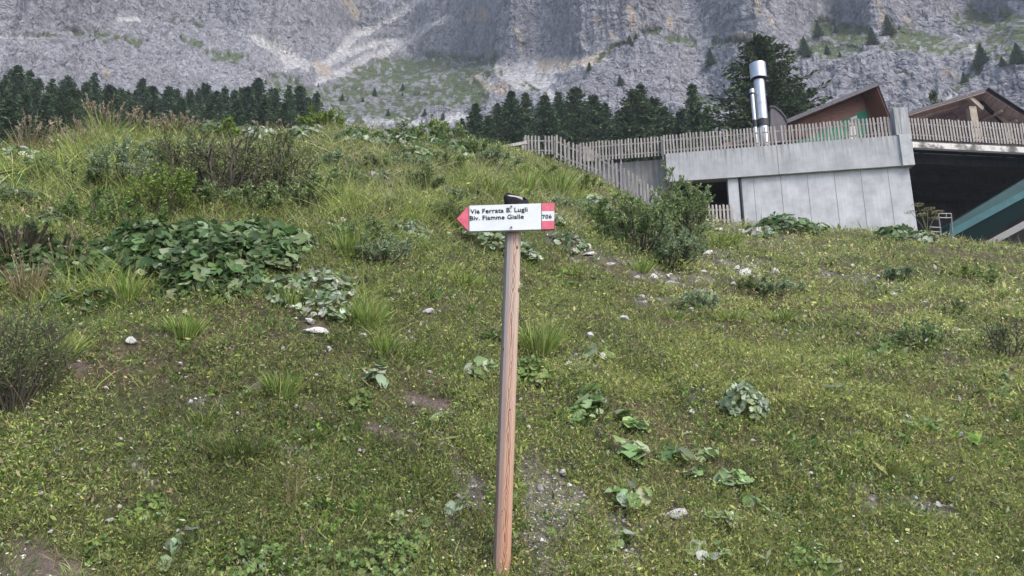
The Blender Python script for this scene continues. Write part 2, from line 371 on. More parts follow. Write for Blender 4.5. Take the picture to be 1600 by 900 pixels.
def mountain_at(px, py):
    x, y, z = ray(px, py); a = math.atan2(x, y); t = z/y
    return Vector(_mP[int(np.argmin(abs(_maz-a))), int(np.argmin(abs(_mt-t)))])
# ------------------------------------------------------------------ plane helpers for the building
class Plane:
    """vertical plane through two ground-plan points; u runs along it, n points towards the camera"""
    def __init__(s, a, b):
        s.a = Vector((*a, 0)); s.u = (Vector((*b, 0))-s.a).normalized(); s.n = Vector((s.u.y, -s.u.x, 0))
        if s.n.y > 0: s.n = -s.n
    def hit(s, px, py, off=0):
        r = Vector(ray(px, py)); a = s.a + s.n*off
        k = a.dot(s.n)/r.dot(s.n); p = r*k
        return Vector((p.x, p.y, p.z+EYE))
    def off(s, o): 
        q = Plane.__new__(Plane); q.a = s.a+s.n*o; q.u = s.u; q.n = s.n; return q
PW = Plane((16.5, 29.2), (7.05, 31.0)); PR = Plane((17.4, 29.3), (22.7, 29.85))
def zrect(pl, p0, p1, ztop, zbot, thick, mb, off=0):
    """upright slab between two plan points (taken from pixels) of given heights, thickness going back"""
    a = Vector((p0.x, p0.y, 0))+pl.n*off; b = Vector((p1.x, p1.y, 0))+pl.n*off; e = -pl.n*thick
    zt = ztop if isinstance(ztop, tuple) else (ztop, ztop); zb = zbot if isinstance(zbot, tuple) else (zbot, zbot)
    A = [Vector((a.x, a.y, zb[0])), Vector((b.x, b.y, zb[1])), Vector((b.x, b.y, zt[1])), Vector((a.x, a.y, zt[0]))]
    mb.prism(A, e)
# materials
def concrete(name, c1, c2, dark, streak=True, band=None, amt=.85):
    m = mat(name, c1, .9, 0, .2); b = m.node_tree.nodes['Principled BSDF']; tc = N(m, 'ShaderNodeTexCoord')
    mp = N(m, 'ShaderNodeMapping'); mp.inputs['Scale'].default_value = (1, 1, .9); L(m, tc.outputs['Object'], mp.inputs[0])
    n = N(m, 'ShaderNodeTexNoise', Scale=1.3, Detail=8, Roughness=.65); L(m, mp.outputs[0], n.inputs['Vector'])
    mp2 = N(m, 'ShaderNodeMapping'); mp2.inputs['Scale'].default_value = (7, 7, .35); L(m, tc.outputs['Object'], mp2.inputs[0])
    n2 = N(m, 'ShaderNodeTexNoise', Scale=1.6, Detail=5, Roughness=.6); L(m, mp2.outputs[0], n2.inputs['Vector'])
    r = N(m, 'ShaderNodeValToRGB'); L(m, n.outputs[0], r.inputs[0]); r.color_ramp.elements[0].position = .3; r.color_ramp.elements[1].position = .7
    r.color_ramp.elements[0].color = (*[v*.86 for v in c1], 1); r.color_ramp.elements[1].color = (*c2, 1)
    r2 = N(m, 'ShaderNodeValToRGB'); L(m, n2.outputs[0], r2.inputs[0]); r2.color_ramp.elements[0].position = .46; r2.color_ramp.elements[1].position = .74
    mx = N(m, 'ShaderNodeMix', _data_type='RGBA')
    mu = N(m, 'ShaderNodeMath', _operation='MULTIPLY'); mu.inputs[1].default_value = amt; L(m, r2.outputs[0], mu.inputs[0])
    if band:
        sz_ = N(m, 'ShaderNodeSeparateXYZ'); L(m, tc.outputs['Object'], sz_.inputs[0]); bm_ = N(m, 'ShaderNodeMapRange'); bm_.inputs['From Min'].default_value = band[0]; bm_.inputs['From Max'].default_value = band[1]; bm_.inputs['To Min'].default_value = .12; L(m, sz_.outputs[2], bm_.inputs[0])
        mb_ = N(m, 'ShaderNodeMath', _operation='MULTIPLY'); L(m, bm_.outputs[0], mb_.inputs[0]); L(m, r2.outputs[0], mb_.inputs[1]); L(m, mb_.outputs[0], mu.inputs[0])
    L(m, mu.outputs[0], mx.inputs[0])
    L(m, r.outputs[0], mx.inputs[6]); mx.inputs[7].default_value = (*dark, 1); L(m, mx.outputs[2], b.inputs['Base Color'])
    bp = N(m, 'ShaderNodeBump', Strength=.35, Distance=.02); L(m, n.outputs[0], bp.inputs['Height']); L(m, bp.outputs[0], b.inputs['Normal'])
    return m
M_CONC = concrete('smooth_concrete', (.42, .44, .46), (.60, .62, .64), (.30, .30, .30), amt=.30)
M_CAP = concrete('parapet_concrete', (.37, .385, .40), (.50, .52, .535), (.15, .145, .14), band=(5.6, 6.7), amt=1.0)
M_CONC_D = concrete('stained_concrete', (.16, .165, .165), (.30, .30, .295), (.07, .07, .07))
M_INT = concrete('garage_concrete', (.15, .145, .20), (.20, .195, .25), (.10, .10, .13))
M_JOINT = mat('panel_joint', (.22, .22, .225), .95)
M_PIPE = mat('dark_pipe', (.035, .035, .04), .5)
M_PALE = noise_mat('pale_stain', (.12, .115, .11), (.62, .61, .58), nscale=1.6, lo=.40, hi=.52)
M_FENCE = noise_mat('weathered_fence_wood', (.22, .205, .195), (.45, .43, .415), scale=(9, 9, .6), nscale=2.2, bump=.4, c3=(.27, .24, .21), ns3=3)
M_RED = noise_mat('red_stained_siding', (.20, .095, .075), (.31, .19, .155), scale=(1, 1, 9), nscale=2.2, bump=.4)
M_SOFFIT = noise_mat('red_brown_soffit', (.13, .055, .035), (.20, .09, .055), scale=(2, 8, 2), nscale=2)
M_BROWN = noise_mat('brown_boards', (.34, .23, .185), (.52, .39, .32), scale=(8, 1, 1), nscale=2)
M_PALEWOOD = noise_mat('pale_timber', (.28, .22, .17), (.48, .42, .35), scale=(2, 2, 1), nscale=4)
M_ROOFM = noise_mat('dark_roof_edge', (.06, .055, .07), (.10, .095, .11), nscale=5, rough=.5)
M_GREEN = mat('green_panel', (.02, .22, .12), .6)
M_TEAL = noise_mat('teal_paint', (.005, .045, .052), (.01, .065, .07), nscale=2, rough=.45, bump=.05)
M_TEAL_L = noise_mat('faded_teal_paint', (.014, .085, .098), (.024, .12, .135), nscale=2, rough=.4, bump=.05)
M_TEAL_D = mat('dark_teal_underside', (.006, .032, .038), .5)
M_STEEL = mat('dark_steel', (.03, .03, .035), .5, .3)
M_GREYM = mat('grey_steel', (.20, .20, .20), .5, .4)
M_INOX = noise_mat('stainless_steel', (.50, .52, .55), (.62, .64, .66), scale=(1, 1, .3), nscale=4, rough=.42, bump=.05)
M_INOX.node_tree.nodes['Principled BSDF'].inputs['Metallic'].default_value = .9

# ------------------------------------------------------------------ concrete building
A0 = PW.hit(1040, 243); A1 = PW.hit(1398, 214.5); ZCAP = (A0.z+A1.z)/2
ZCB = (PW.hit(1045, 284).z+PW.hit(1425, 262).z)/2
bld = empty('concrete_building', (A1.x, A1.y, 9), 'grey concrete terrace building with parapet band and open garage bay', 'building')
END = PW.hit(1427, 262); END = Vector((END.x, END.y, 0))
m = MB(); zrect(PW, A0, END, (ZCAP, ZCAP+.03), ZCB, .45, m, off=.16); cap = m.build('parapet', M_CAP, bld)
m = MB(); J = PW.off(.163).hit(1216, 250); m.box((J.x, J.y, ZCB), PW.u*.03, -PW.n*.1, (0, 0, ZCAP-ZCB-.01)); m.build('panel_joint', M_JOINT, cap)
# main wall with form-work joints
W0 = PW.hit(1160, 300); W1 = PW.hit(1431, 340); zlow = 8.4+EYE
m = MB(); zrect(PW, W0, W1, ZCB-.003, zlow, .4, m); wall = m.build('wall', M_CONC, bld)
m = MB()
for x in (1180, 1223, 1265, 1308, 1350, 1393):
    P_ = PW.off(.004).hit(x, 310); m.box((P_.x, P_.y, zlow), PW.u*.022, -PW.n*.03, (0, 0, ZCB-zlow-.05))
P0, P1 = PW.off(.004).hit(1160, 0+350), PW.off(.004).hit(1405, 352)
m.box((P0.x, P0.y, terr(W1.x, W1.y-1)+.42), P1-P0-Vector((0, 0, (P1-P0).z)), -PW.n*.03, (0, 0, .02))
m.build('formwork_joint', M_JOINT, wall)
# small column, downpipe, recess behind
m = MB(); zrect(PW, PW.hit(1139, 310), PW.hit(1155.5, 310), ZCB-.003, zlow, .5, m, off=.02); m.build('pillar', M_CONC, bld)
m = MB(); a = PW.off(.02).hit(1157.7, 300); m.tube((a.x, a.y, ZCB-.01), (a.x, a.y, zlow), .055); m.build('downpipe', M_PIPE, bld, smooth_=True)
# recessed stained wall at the lower terrace
RP = PW.off(-.5); r0 = RP.hit(820, 260); r1 = RP.hit(1041, 250)
ZR = RP.hit(1035, 249).z
m = MB(); zrect(RP, r0, r1, ZR, 7.5, .3, m); m.build('retaining_wall', M_CONC_D, bld)
# end pillar: the parapet post with its head standing above the parapet
cp0 = PW.hit(1397, 200); cp1 = PW.hit(1419, 200)
m = MB(); zrect(PW, cp0, cp1, PW.hit(1405, 171).z, ZCAP+.033, .5, m, off=.2); m.build('pillar_head', M_CAP, bld)
m = MB(); zrect(PW, PW.hit(1404, 230), END+PW.u*0, ZCAP+.02, ZCB-.03, .1, m, off=.25)
m.build('pillar_plate', M_CONC, bld)
# deck slab with pale stained edge and steel edge beam on the garage side
E0 = PR.hit(1424, 222); E1 = PR.hit(1960, 252); Zd = E0.z
m = MB(); zrect(PR, E0, E1, ZCAP-.045, Zd-.0, .5, m, off=-.04); m.build('slab_edge', M_STEEL, bld)
m = MB(); zrect(PR, E0, E1, Zd-.004, Zd-.30, .5, m, off=.05); de = m.build('pale_fascia', M_PALE, bld)
m = MB(); zrect(PR, E0, E1, Zd-.305, Zd-.40, .3, m, off=.12); m.build('steel_beam', M_STEEL, bld)
# deck, garage shell
bk = Vector((0, 15, 0)); z0 = 7.0
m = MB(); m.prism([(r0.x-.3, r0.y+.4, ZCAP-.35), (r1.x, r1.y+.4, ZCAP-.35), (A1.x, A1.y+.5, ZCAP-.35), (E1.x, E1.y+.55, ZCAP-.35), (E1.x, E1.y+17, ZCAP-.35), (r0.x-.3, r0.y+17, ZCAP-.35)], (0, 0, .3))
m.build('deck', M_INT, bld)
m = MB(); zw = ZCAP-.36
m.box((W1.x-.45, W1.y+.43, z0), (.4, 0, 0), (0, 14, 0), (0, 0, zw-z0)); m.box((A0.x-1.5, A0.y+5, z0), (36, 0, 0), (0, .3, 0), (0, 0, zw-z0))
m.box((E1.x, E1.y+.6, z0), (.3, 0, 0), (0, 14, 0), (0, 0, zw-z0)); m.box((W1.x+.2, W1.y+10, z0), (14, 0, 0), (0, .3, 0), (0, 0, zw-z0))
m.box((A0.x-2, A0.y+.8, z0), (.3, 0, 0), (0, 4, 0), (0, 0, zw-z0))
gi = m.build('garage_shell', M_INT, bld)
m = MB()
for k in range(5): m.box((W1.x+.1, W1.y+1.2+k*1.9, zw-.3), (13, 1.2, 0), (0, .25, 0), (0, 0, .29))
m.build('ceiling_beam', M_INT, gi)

# ------------------------------------------------------------------ picket fences
def picket(m, base, u, n, wd, ht, th=.02, lean=0):
    """one board with a rounded head"""
    pts = []
    hw = wd/2
    prof = [(-hw, 0), (hw, 0), (hw, ht-hw*.8)] + [(hw*math.cos(a), ht-hw*.8+hw*.8*math.sin(a)) for a in (PI/6, PI/3, PI/2, 2*PI/3, 5*PI/6)] + [(-hw, ht-hw*.8)]
    for a, b in prof: pts.append(Vector(base)+u*(a+lean*b)+Vector((0, 0, b)))
    m.prism(pts, n*th)
def fence(pts, pitch, ht, label, wd=.078, cat='fence', posts=True, seed=1, drop=None):
    """pts: list of 3D base points; boards run along it"""
    r = random.Random(seed); t = empty('picket_fence', tuple(pts[0]), label, cat, 'weathered picket fences around the terrace')
    mp, mr, mpo = MB(), MB(), MB()
    for a, b in zip(pts[:-1], pts[1:]):
        a, b = Vector(a), Vector(b); h = Vector((b.x-a.x, b.y-a.y, 0)); ln = h.length; u = h.normalized(); n = Vector((u.y, -u.x, 0))
        if n.y > 0: n = -n
        k = max(2, int(ln/pitch))
        for i in range(k):
            f = (i+.5)/k; p = a.lerp(b, f)
            if r.random() < .012: continue
            picket(mp, p+n*.03+Vector((0, 0, r.uniform(-.012, .012))), u, n, wd*r.uniform(.9, 1.05), ht*r.uniform(.98, 1.02), .02, r.gauss(0, .012))
        for z in (.22, .74): mr = MB(); mr.bar(a+Vector((0, 0, ht*z)), b+Vector((0, 0, ht*z)), .03, .06); mr.build('rail', M_FENCE, t)
        if posts:
            kk = max(1, int(ln/1.9))
            for i in range(kk+1):
                p = a.lerp(b, i/kk)-n*.05; mpo = MB(); mpo.bar(p-Vector((0, 0, .25)), p+Vector((0, 0, ht*.92)), .07, .07); mpo.build('fence_post', M_FENCE, t)
    mp.build('pickets', M_FENCE, t)
    return t
FH = .98
zf = Vector((0, 0, .02))
q = PW.off(-.02)
def flat(p, z): return Vector((p.x, p.y, z))
fence([flat(q.hit(1036, 243), ZCAP+.02), flat(q.hit(1394, 214), ZCAP+.02)], .146, FH, 'long grey picket fence standing on the concrete parapet beside the steel flues', seed=2)
q = PR.off(-.05)
fence([flat(q.hit(1421, 219), q.hit(1421, 218).z), flat(q.hit(1960, 247), q.hit(1700, 231).z)], .146, FH+.04, 'grey picket fence above the open garage, beyond the concrete pillar', seed=3)
q = RP.off(.25)
fence([flat(q.hit(905, 254), q.hit(950, 250).z), flat(q.hit(1037, 250), q.hit(1033, 244).z)], .146, FH, 'short grey picket fence on the stained low wall behind the sloping fence', seed=4)
# sloping fence down the bank
def gp(px, py, Y): return on_depth(px, py, Y)
fence([gp(819, 241, 30.3), gp(866, 242, 30.0)], .15, .90, 'level picket run at the top of the grassy bank, by the log rail', seed=5)
fence([gp(867, 246, 29.9), gp(887, 257, 29.8), gp(935, 274, 29.5), gp(962, 291, 29.2), gp(1000, 316, 28.8), gp(1048, 350, 28.4)], .15, 1.12, 'stepped picket fence running down the bank towards the bushes', seed=6)
fence([gp(1100, 351, 28.8), gp(1146, 350, 29.1)], .16, .86, 'small picket fence in the dark opening beside the narrow pillar', wd=.095, seed=7)
t = empty('log_rail', tuple(gp(760, 236, 29.5)), 'weathered grey log rail at the crest, meeting the picket fence', 'handrail')
m = MB(); m.bar(gp(752, 236, 28.7), gp(822, 223, 30.1), .14, .13); m.build('rail', M_FENCE, t)
for x, y in ((770, 236), (800, 231), (817, 228)):
    m = MB(); p = gp(x, y, 29.2+(x-760)*.012); m.bar(p-Vector((0, 0, .9)), p, .12, .12); m.build('fence_post', M_FENCE, t)

# ------------------------------------------------------------------ flues
def flue(px, py_top, py_cap, py_bot, r, rc, label, Y=31.2, dark=True):
    a = on_depth(px, py_bot, Y); ztop = on_depth(px, py_top, Y).z; zc = on_depth(px, py_cap, Y).z
    t = empty('flue_pipe', tuple(a), label, 'chimney flue', 'stainless steel flues')
    m = MB(); m.tube(a, (a.x, a.y, zc+.05), r, n=24)
    for z in (.33, .62): m.tube((a.x, a.y, a.z+(zc-a.z)*z), (a.x, a.y, a.z+(zc-a.z)*z+.03), r*1.06, n=24)
    m.build('pipe', M_INOX, t, True)
    m = MB(); m.tube((a.x, a.y, zc), (a.x, a.y, ztop), rc, n=24); m.build('cowl', M_INOX, t, True)
    m = MB(); m.tube((a.x, a.y, zc-.07), (a.x, a.y, zc-.002), rc*.8, rc*1.02, n=24); m.build('cowl_rim', M_STEEL, t, True)
    if dark:
        m = MB(); zs = on_depth(px, 188, Y).z; m.tube((a.x, a.y, zs-.35), (a.x, a.y, zs), r*1.12, n=24); m.build('collar', M_PIPE, t, True)
flue(1195, 101, 124, 229, .245, .37, 'thick stainless steel flue with a wide drum cowl above the fence', 30.75)
flue(1182.5, 140, 146, 229, .085, .115, 'thin stainless steel flue beside the thick one', 30.6)
# hooded grey vent next to the flues
t = empty('vent_hood', tuple(on_depth(1212, 222, 32.5)), 'dark grey curved sheet hood next to the flues', 'vent')
m = MB(); P = [on_depth(a, b, 32.5) for a, b in ((1204, 222), (1204, 166), (1210, 167), (1219, 174), (1226, 182), (1229, 190), (1229, 222))]
m.prism(P, (0, .9, 0)); m.build('hood', M_ROOFM, t, False)
m = MB(); P = [on_depth(a, b, 32.45) for a, b in ((1203, 168), (1203, 164.5), (1211, 165), (1220.5, 172), (1228, 181), (1231, 190), (1229, 190.5), (1226, 182.6), (1219, 174.6), (1210, 167.6))]
m.prism(P, (0, 1.0, 0)); m.build('flashing', M_STEEL, t)

# ------------------------------------------------------------------ two roofs behind the fence
HY = 35.0; rd = Vector((-.30, 1, .0))
def roof_slab(m, a, b, back, th): m.prism([a, b, b-Vector((0, 0, th)), a-Vector((0, 0, th))], back)
h = empty('chalet', tuple(on_depth(1300, 215, HY+1)), 'red-brown wooden gable with green panel and steep roof edge behind the fence', 'house')
ap, el, er = on_depth(1371, 128, HY), on_depth(1150, 219, HY), on_depth(1394, 188, HY)
back = rd*7
m = MB(); roof_slab(m, el, ap, back, .17); roof_slab(m, ap+Vector((.01, 0, 0)), er, back, .10)
rf = m.build('roof', M_ROOFM, h)
m = MB(); roof_slab(m, el-Vector((0, .05, .173)), ap-Vector((0, .05, .173)), Vector((0, .08, 0)), .07); m.build('verge_board', M_ROOFM, rf)
o = rd*1.0
wa = ap+o-Vector((0, 0, .2)); wl = el+o-Vector((0, 0, .2)); wr = er+o-Vector((.1, 0, .15))
# soffits
m = MB()
e1 = Vector((0, 0, -.03)); m.prism([el-Vector((0, 0, .176)), ap-Vector((0, 0, .176)), ap+o-Vector((0, 0, .176)), el+o-Vector((0, 0, .176))], e1)
m.prism([ap+Vector((-.06, 0, -.24)), er+Vector((-.07, 0, -.1)), er+o+Vector((-.07, 0, -.1)), ap+o+Vector((-.06, 0, -.24))], Vector((-.03, 0, 0)))
m.build('soffit', M_SOFFIT, rf)
zb = on_depth(1300, 226, HY+1.3).z
ext = Vector((-.08, .25, 0))
dn = Vector((0, 0, -1.55)); gx0 = wl.lerp(wa, .12); 
lo1 = wa+dn+Vector((-.25, 0, -.02)); sl = (wa-wl).normalized(); lo0 = lo1 - sl*((wa-wl).length*.52)
m = MB(); P = [wl+Vector((0, 0, -.02)), wa+Vector((0, 0, -.02)), wr]; P += [Vector((wr.x, wr.y, zb)), Vector((wl.x, wl.y, zb))]
m.prism(P, ext); gw = m.build('gable_wall', M_RED, h)
# green panel set proud of the wall, following the roof line
def on_wall(px, py, offy=-.03):
    nrm = (Vector((wr.x-wl.x, wr.y-wl.y, 0))).normalized(); nn = Vector((nrm.y, -nrm.x, 0)); r = Vector(ray(px, py))
    a = Vector((wl.x, wl.y, 0)) + nn*(-offy if nn.y < 0 else offy); k = a.dot(nn)/r.dot(nn); p = r*k; return Vector((p.x, p.y, p.z+EYE))
m = MB(); m.prism([on_wall(*p) for p in ((1238, 226), (1353, 171), (1357, 181), (1357, 226))], (0, .025, 0)); m.build('green_panel', M_GREEN, h)
m = MB()
for p in ((1325, 186, 1327, 226),): m.prism([on_wall(p[0], p[1], -.06), on_wall(p[0]+14, p[1]-6, -.06), on_wall(p[2]+14, p[3], -.06), on_wall(p[2], p[3], -.06)], (0, .02, 0))
m.build('pale_window', M_PALE, h)
m = MB(); 
a_, b_ = on_wall(1354.5, 172, -.08), on_wall(1363, 178, -.08)
m.prism([wa+Vector((-.02, -.04, -.05)), wa+Vector((.1, -.04, -.1)), Vector((b_.x, b_.y, zb)), Vector((b_.x-.14, b_.y, zb))], (0, .03, 0)); m.build('corner_board', M_SOFFIT, h)

h = empty('open_shelter', tuple(on_depth(1520, 222, 34)), 'open timber shelter roof on a post above the garage', 'shelter')
HY2 = 34.0; ap, el, er = on_depth(1540, 138, HY2), on_depth(1395, 182, HY2), on_depth(1700, 242, HY2); back = Vector((-1.6, 6.5, 0))
m = MB(); roof_slab(m, el, ap, back, .16); roof_slab(m, ap+Vector((.01, 0, 0)), er, back, .10); rf = m.build('roof', M_ROOFM, h)
m = MB()
for i in range(34):
    p = ap.lerp(er, (i+.5)/34)+Vector((0, -.03, -.02)); q_ = ap.lerp(er, (i+1.42)/34)+Vector((0, -.03, -.05)); m.bar(p+Vector((0, 0, .05)), q_+Vector((0, 0, .05)), .25, .05)
m.build('shingle_edge', M_STEEL, rf)
m = MB(); dz = Vector((0, 0, -.02))
m.prism([el+dz*9, ap+dz*9, ap+back+dz*9, el+back+dz*9], (0, 0, -.03)); m.prism([ap+dz*8, er+dz*8, er+back+dz*8, ap+back+dz*8], (0, 0, -.03)); m.build('board_lining', M_BROWN, rf)
m = MB()
for f in (.12, .34, .56, .78): a_ = back*f; m.bar(el.lerp(ap, .02)+a_+Vector((0, 0, -.30)), ap+a_+Vector((0, 0, -.30)), .10, .16); m.bar(ap+a_+Vector((0, 0, -.28)), er+a_+Vector((0, 0, -.28)), .10, .14)
for f in (.38, .68): p = ap.lerp(er, f*.5)+Vector((0, .3, -.4)); m.bar(p, p+back*.85, .12, .16)
m.build('rafters', M_BROWN, rf)
m = MB(); a_ = on_depth(1526, 222, HY2+.4); b_ = on_depth(1524, 168, HY2+.4); m.bar(a_, (a_.x, a_.y, b_.z), .36, .3); m.build('post', M_PALEWOOD, h)
m = MB(); m.bar(on_depth(1509, 148, HY2+.1), on_depth(1534, 171, HY2+.45), .2, .26); m.build('brace', M_PALEWOOD, h)
m = MB(); m.bar(on_depth(1532, 158, HY2+.6), on_depth(1566, 190, HY2+.9), .12, .22); m.build('strut', M_STEEL, h)
m = MB(); a_ = on_depth(1578, 224, HY2+.6); m.bar(a_, a_+Vector((0, 0, 1.1)), .28, .25); m.build('stub_post', M_PALEWOOD, h)

# ------------------------------------------------------------------ teal chute in the garage mouth
TY = 28.6
t = empty('teal_chute', tuple(on_depth(1490, 372, TY)), 'teal steel chute sloping up out of the garage mouth', 'chute')
D = lambda a, b, Y=TY: on_depth(a, b, Y)
def ext_line(a, b, x): return (x, a[1]+(b[1]-a[1])*(x-a[0])/(b[0]-a[0]))
XR = 1800
def band(name, a0, a1, b0, b1, Y, thick, m_, Y2=None):
    m = MB(); r1 = ext_line(a0, a1, XR); r2 = ext_line(b0, b1, XR)
    m.prism([D(*a0, Y), D(*r1, Y), D(*r2, Y), D(*b0, Y)], (0, thick, 0)); return m.build(name, m_, t)
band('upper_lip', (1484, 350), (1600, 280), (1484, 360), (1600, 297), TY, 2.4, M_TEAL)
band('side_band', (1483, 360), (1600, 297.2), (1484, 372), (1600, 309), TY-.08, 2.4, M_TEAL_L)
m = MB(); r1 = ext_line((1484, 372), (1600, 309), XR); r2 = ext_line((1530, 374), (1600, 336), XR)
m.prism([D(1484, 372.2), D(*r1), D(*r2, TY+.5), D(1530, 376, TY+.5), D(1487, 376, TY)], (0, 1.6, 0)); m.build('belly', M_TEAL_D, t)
m = MB(); m.bar(D(1535, 386, TY+.1), D(*ext_line((1543, 382), (1600, 351), XR), TY+.1), .16, .26); m.build('support_beam', M_GREYM, t)
t = empty('metal_railing', tuple(D(1478, 370, 28.4)), 'grey tubular railing at the low end of the teal chute', 'railing')
m = MB(); yy = 28.4
for a_, b_ in (((1466, 334), (1471, 370)), ((1486, 334), (1489, 372)), ((1466, 334), (1486, 334)), ((1468, 340.5), (1487, 340.5)), ((1478, 334), (1479, 342)), ((1452, 355), (1470, 356)), ((1455, 362), (1470, 363))):
    m.tube(D(*a_, yy), D(*b_, yy), .028, n=8)
m.build('tubes', M_GREYM, t, True)

# ------------------------------------------------------------------ signpost
def wood_post():
    m = mat('post_wood', (.4, .28, .2), .7, 0, .25); b = m.node_tree.nodes['Principled BSDF']; tc = N(m, 'ShaderNodeTexCoord')
    sx = N(m, 'ShaderNodeSeparateXYZ'); L(m, tc.outputs['Object'], sx.inputs[0])
    nz = N(m, 'ShaderNodeTexNoise', Scale=1.0, Detail=2); mpz = N(m, 'ShaderNodeMapping'); mpz.inputs['Scale'].default_value = (2, 2, 2.6); L(m, tc.outputs['Object'], mpz.inputs[0]); L(m, mpz.outputs[0], nz.inputs['Vector'])
    # cathedral grain: rings cut by the rounded face, centre wandering with height
    def mth(op, a, b_=None, c=None):
        n = N(m, 'ShaderNodeMath', _operation=op)
        for i, v in enumerate((a, b_, c)):
            if v is None: continue
            if isinstance(v, (int, float)): n.inputs[i].default_value = v
            else: L(m, v, n.inputs[i])
        return n.outputs[0]
    cx = mth('ADD', sx.outputs[0], mth('MULTIPLY', mth('SUBTRACT', nz.outputs[0], .5), .05))
    cx = mth('SUBTRACT', cx, .012)
    r2 = mth('MULTIPLY', mth('POWER', mth('ABSOLUTE', cx), .8), 250)
    big = N(m, 'ShaderNodeTexNoise', Scale=1, Detail=3, Roughness=.5); mp = N(m, 'ShaderNodeMapping'); mp.inputs['Scale'].default_value = (7, 7, 4.2); L(m, tc.outputs['Object'], mp.inputs[0]); L(m, mp.outputs[0], big.inputs['Vector'])
    ph = mth('ADD', r2, mth('MULTIPLY', big.outputs[0], 58))
    ph = mth('ADD', ph, mth('MULTIPLY', sx.outputs[2], 6))
    w_ = mth('MULTIPLY_ADD', mth('SINE', ph), .5, .5)
    w_ = mth('POWER', w_, 2.2)
    near = N(m, 'ShaderNodeMapRange'); near.inputs['From Min'].default_value = .003; near.inputs['From Max'].default_value = .017; near.inputs['To Min'].default_value = 1; near.inputs['To Max'].default_value = .04
    L(m, mth('ABSOLUTE', cx), near.inputs[0])
    w_ = mth('MULTIPLY', w_, near.outputs[0])
    fine = N(m, 'ShaderNodeTexNoise', Scale=1, Detail=5); mf = N(m, 'ShaderNodeMapping'); mf.inputs['Scale'].default_value = (260, 260, 4); L(m, tc.outputs['Object'], mf.inputs[0]); L(m, mf.outputs[0], fine.inputs['Vector'])
    c1 = N(m, 'ShaderNodeMix', _data_type='RGBA'); L(m, w_, c1.inputs[0]); c1.inputs[6].default_value = (.47, .38, .32, 1); c1.inputs[7].default_value = (.22, .065, .03, 1)
    # darker grey towards the left side of the post
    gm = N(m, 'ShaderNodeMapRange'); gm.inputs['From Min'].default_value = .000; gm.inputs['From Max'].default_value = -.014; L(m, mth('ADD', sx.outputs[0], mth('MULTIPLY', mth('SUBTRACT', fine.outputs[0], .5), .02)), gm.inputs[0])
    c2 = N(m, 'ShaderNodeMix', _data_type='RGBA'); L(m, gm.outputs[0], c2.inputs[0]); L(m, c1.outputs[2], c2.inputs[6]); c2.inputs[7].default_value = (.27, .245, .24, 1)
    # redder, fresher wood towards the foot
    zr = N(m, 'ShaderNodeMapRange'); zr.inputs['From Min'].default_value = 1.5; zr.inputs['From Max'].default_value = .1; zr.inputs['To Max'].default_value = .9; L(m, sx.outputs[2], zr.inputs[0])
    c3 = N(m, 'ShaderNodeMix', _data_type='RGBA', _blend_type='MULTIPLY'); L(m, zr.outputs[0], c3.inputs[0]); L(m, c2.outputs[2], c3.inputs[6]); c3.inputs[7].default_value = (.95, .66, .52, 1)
    vm = N(m, 'ShaderNodeVectorMath', _operation='SCALE'); L(m, c3.outputs[2], vm.inputs[0]); L(m, mth('MULTIPLY_ADD', fine.outputs[0], .5, .75), vm.inputs['Scale'])
    L(m, vm.outputs[0], b.inputs['Base Color'])
    bp = N(m, 'ShaderNodeBump', Strength=.3, Distance=.002); L(m, fine.outputs[0], bp.inputs['Height']); L(m, bp.outputs[0], b.inputs['Normal'])
    return m
YB = 3.96                                   # front face of the board
YP = YB+.028+.046
pb, pt = on_depth(783.5, 893, YP), on_depth(803.1, 318, YP)
pb = pb - (pt-pb).normalized()*.25
sp = empty('signpost', tuple(on_depth(783.5, 889, YP)), 'round wooden signpost with a white and red arrow board, tilted slightly', 'signpost')
def post_mesh():
    nseg, n = 40, 28; V = []
    for i in range(nseg+1):
        c = pb.lerp(pt, i/nseg)
        for k in range(n):
            a = 2*PI*k/n; r = .0465*(1+.02*math.sin(3*a+.5)+.012*math.sin(i*.9+a*2))
            y = math.sin(a)*r; y = max(y, -.036)
            z = c.z + ((y+.04)*.55 if i == nseg else 0)
            V.append((c.x+math.cos(a)*r, c.y+y, z))
    f = [(i*n+k, i*n+(k+1) % n, (i+1)*n+(k+1) % n, (i+1)*n+k) for i in range(nseg) for k in range(n)]
    m = MB(); m.add(V, f+[tuple(range(n))[::-1], tuple(range(nseg*n, (nseg+1)*n))]); return m
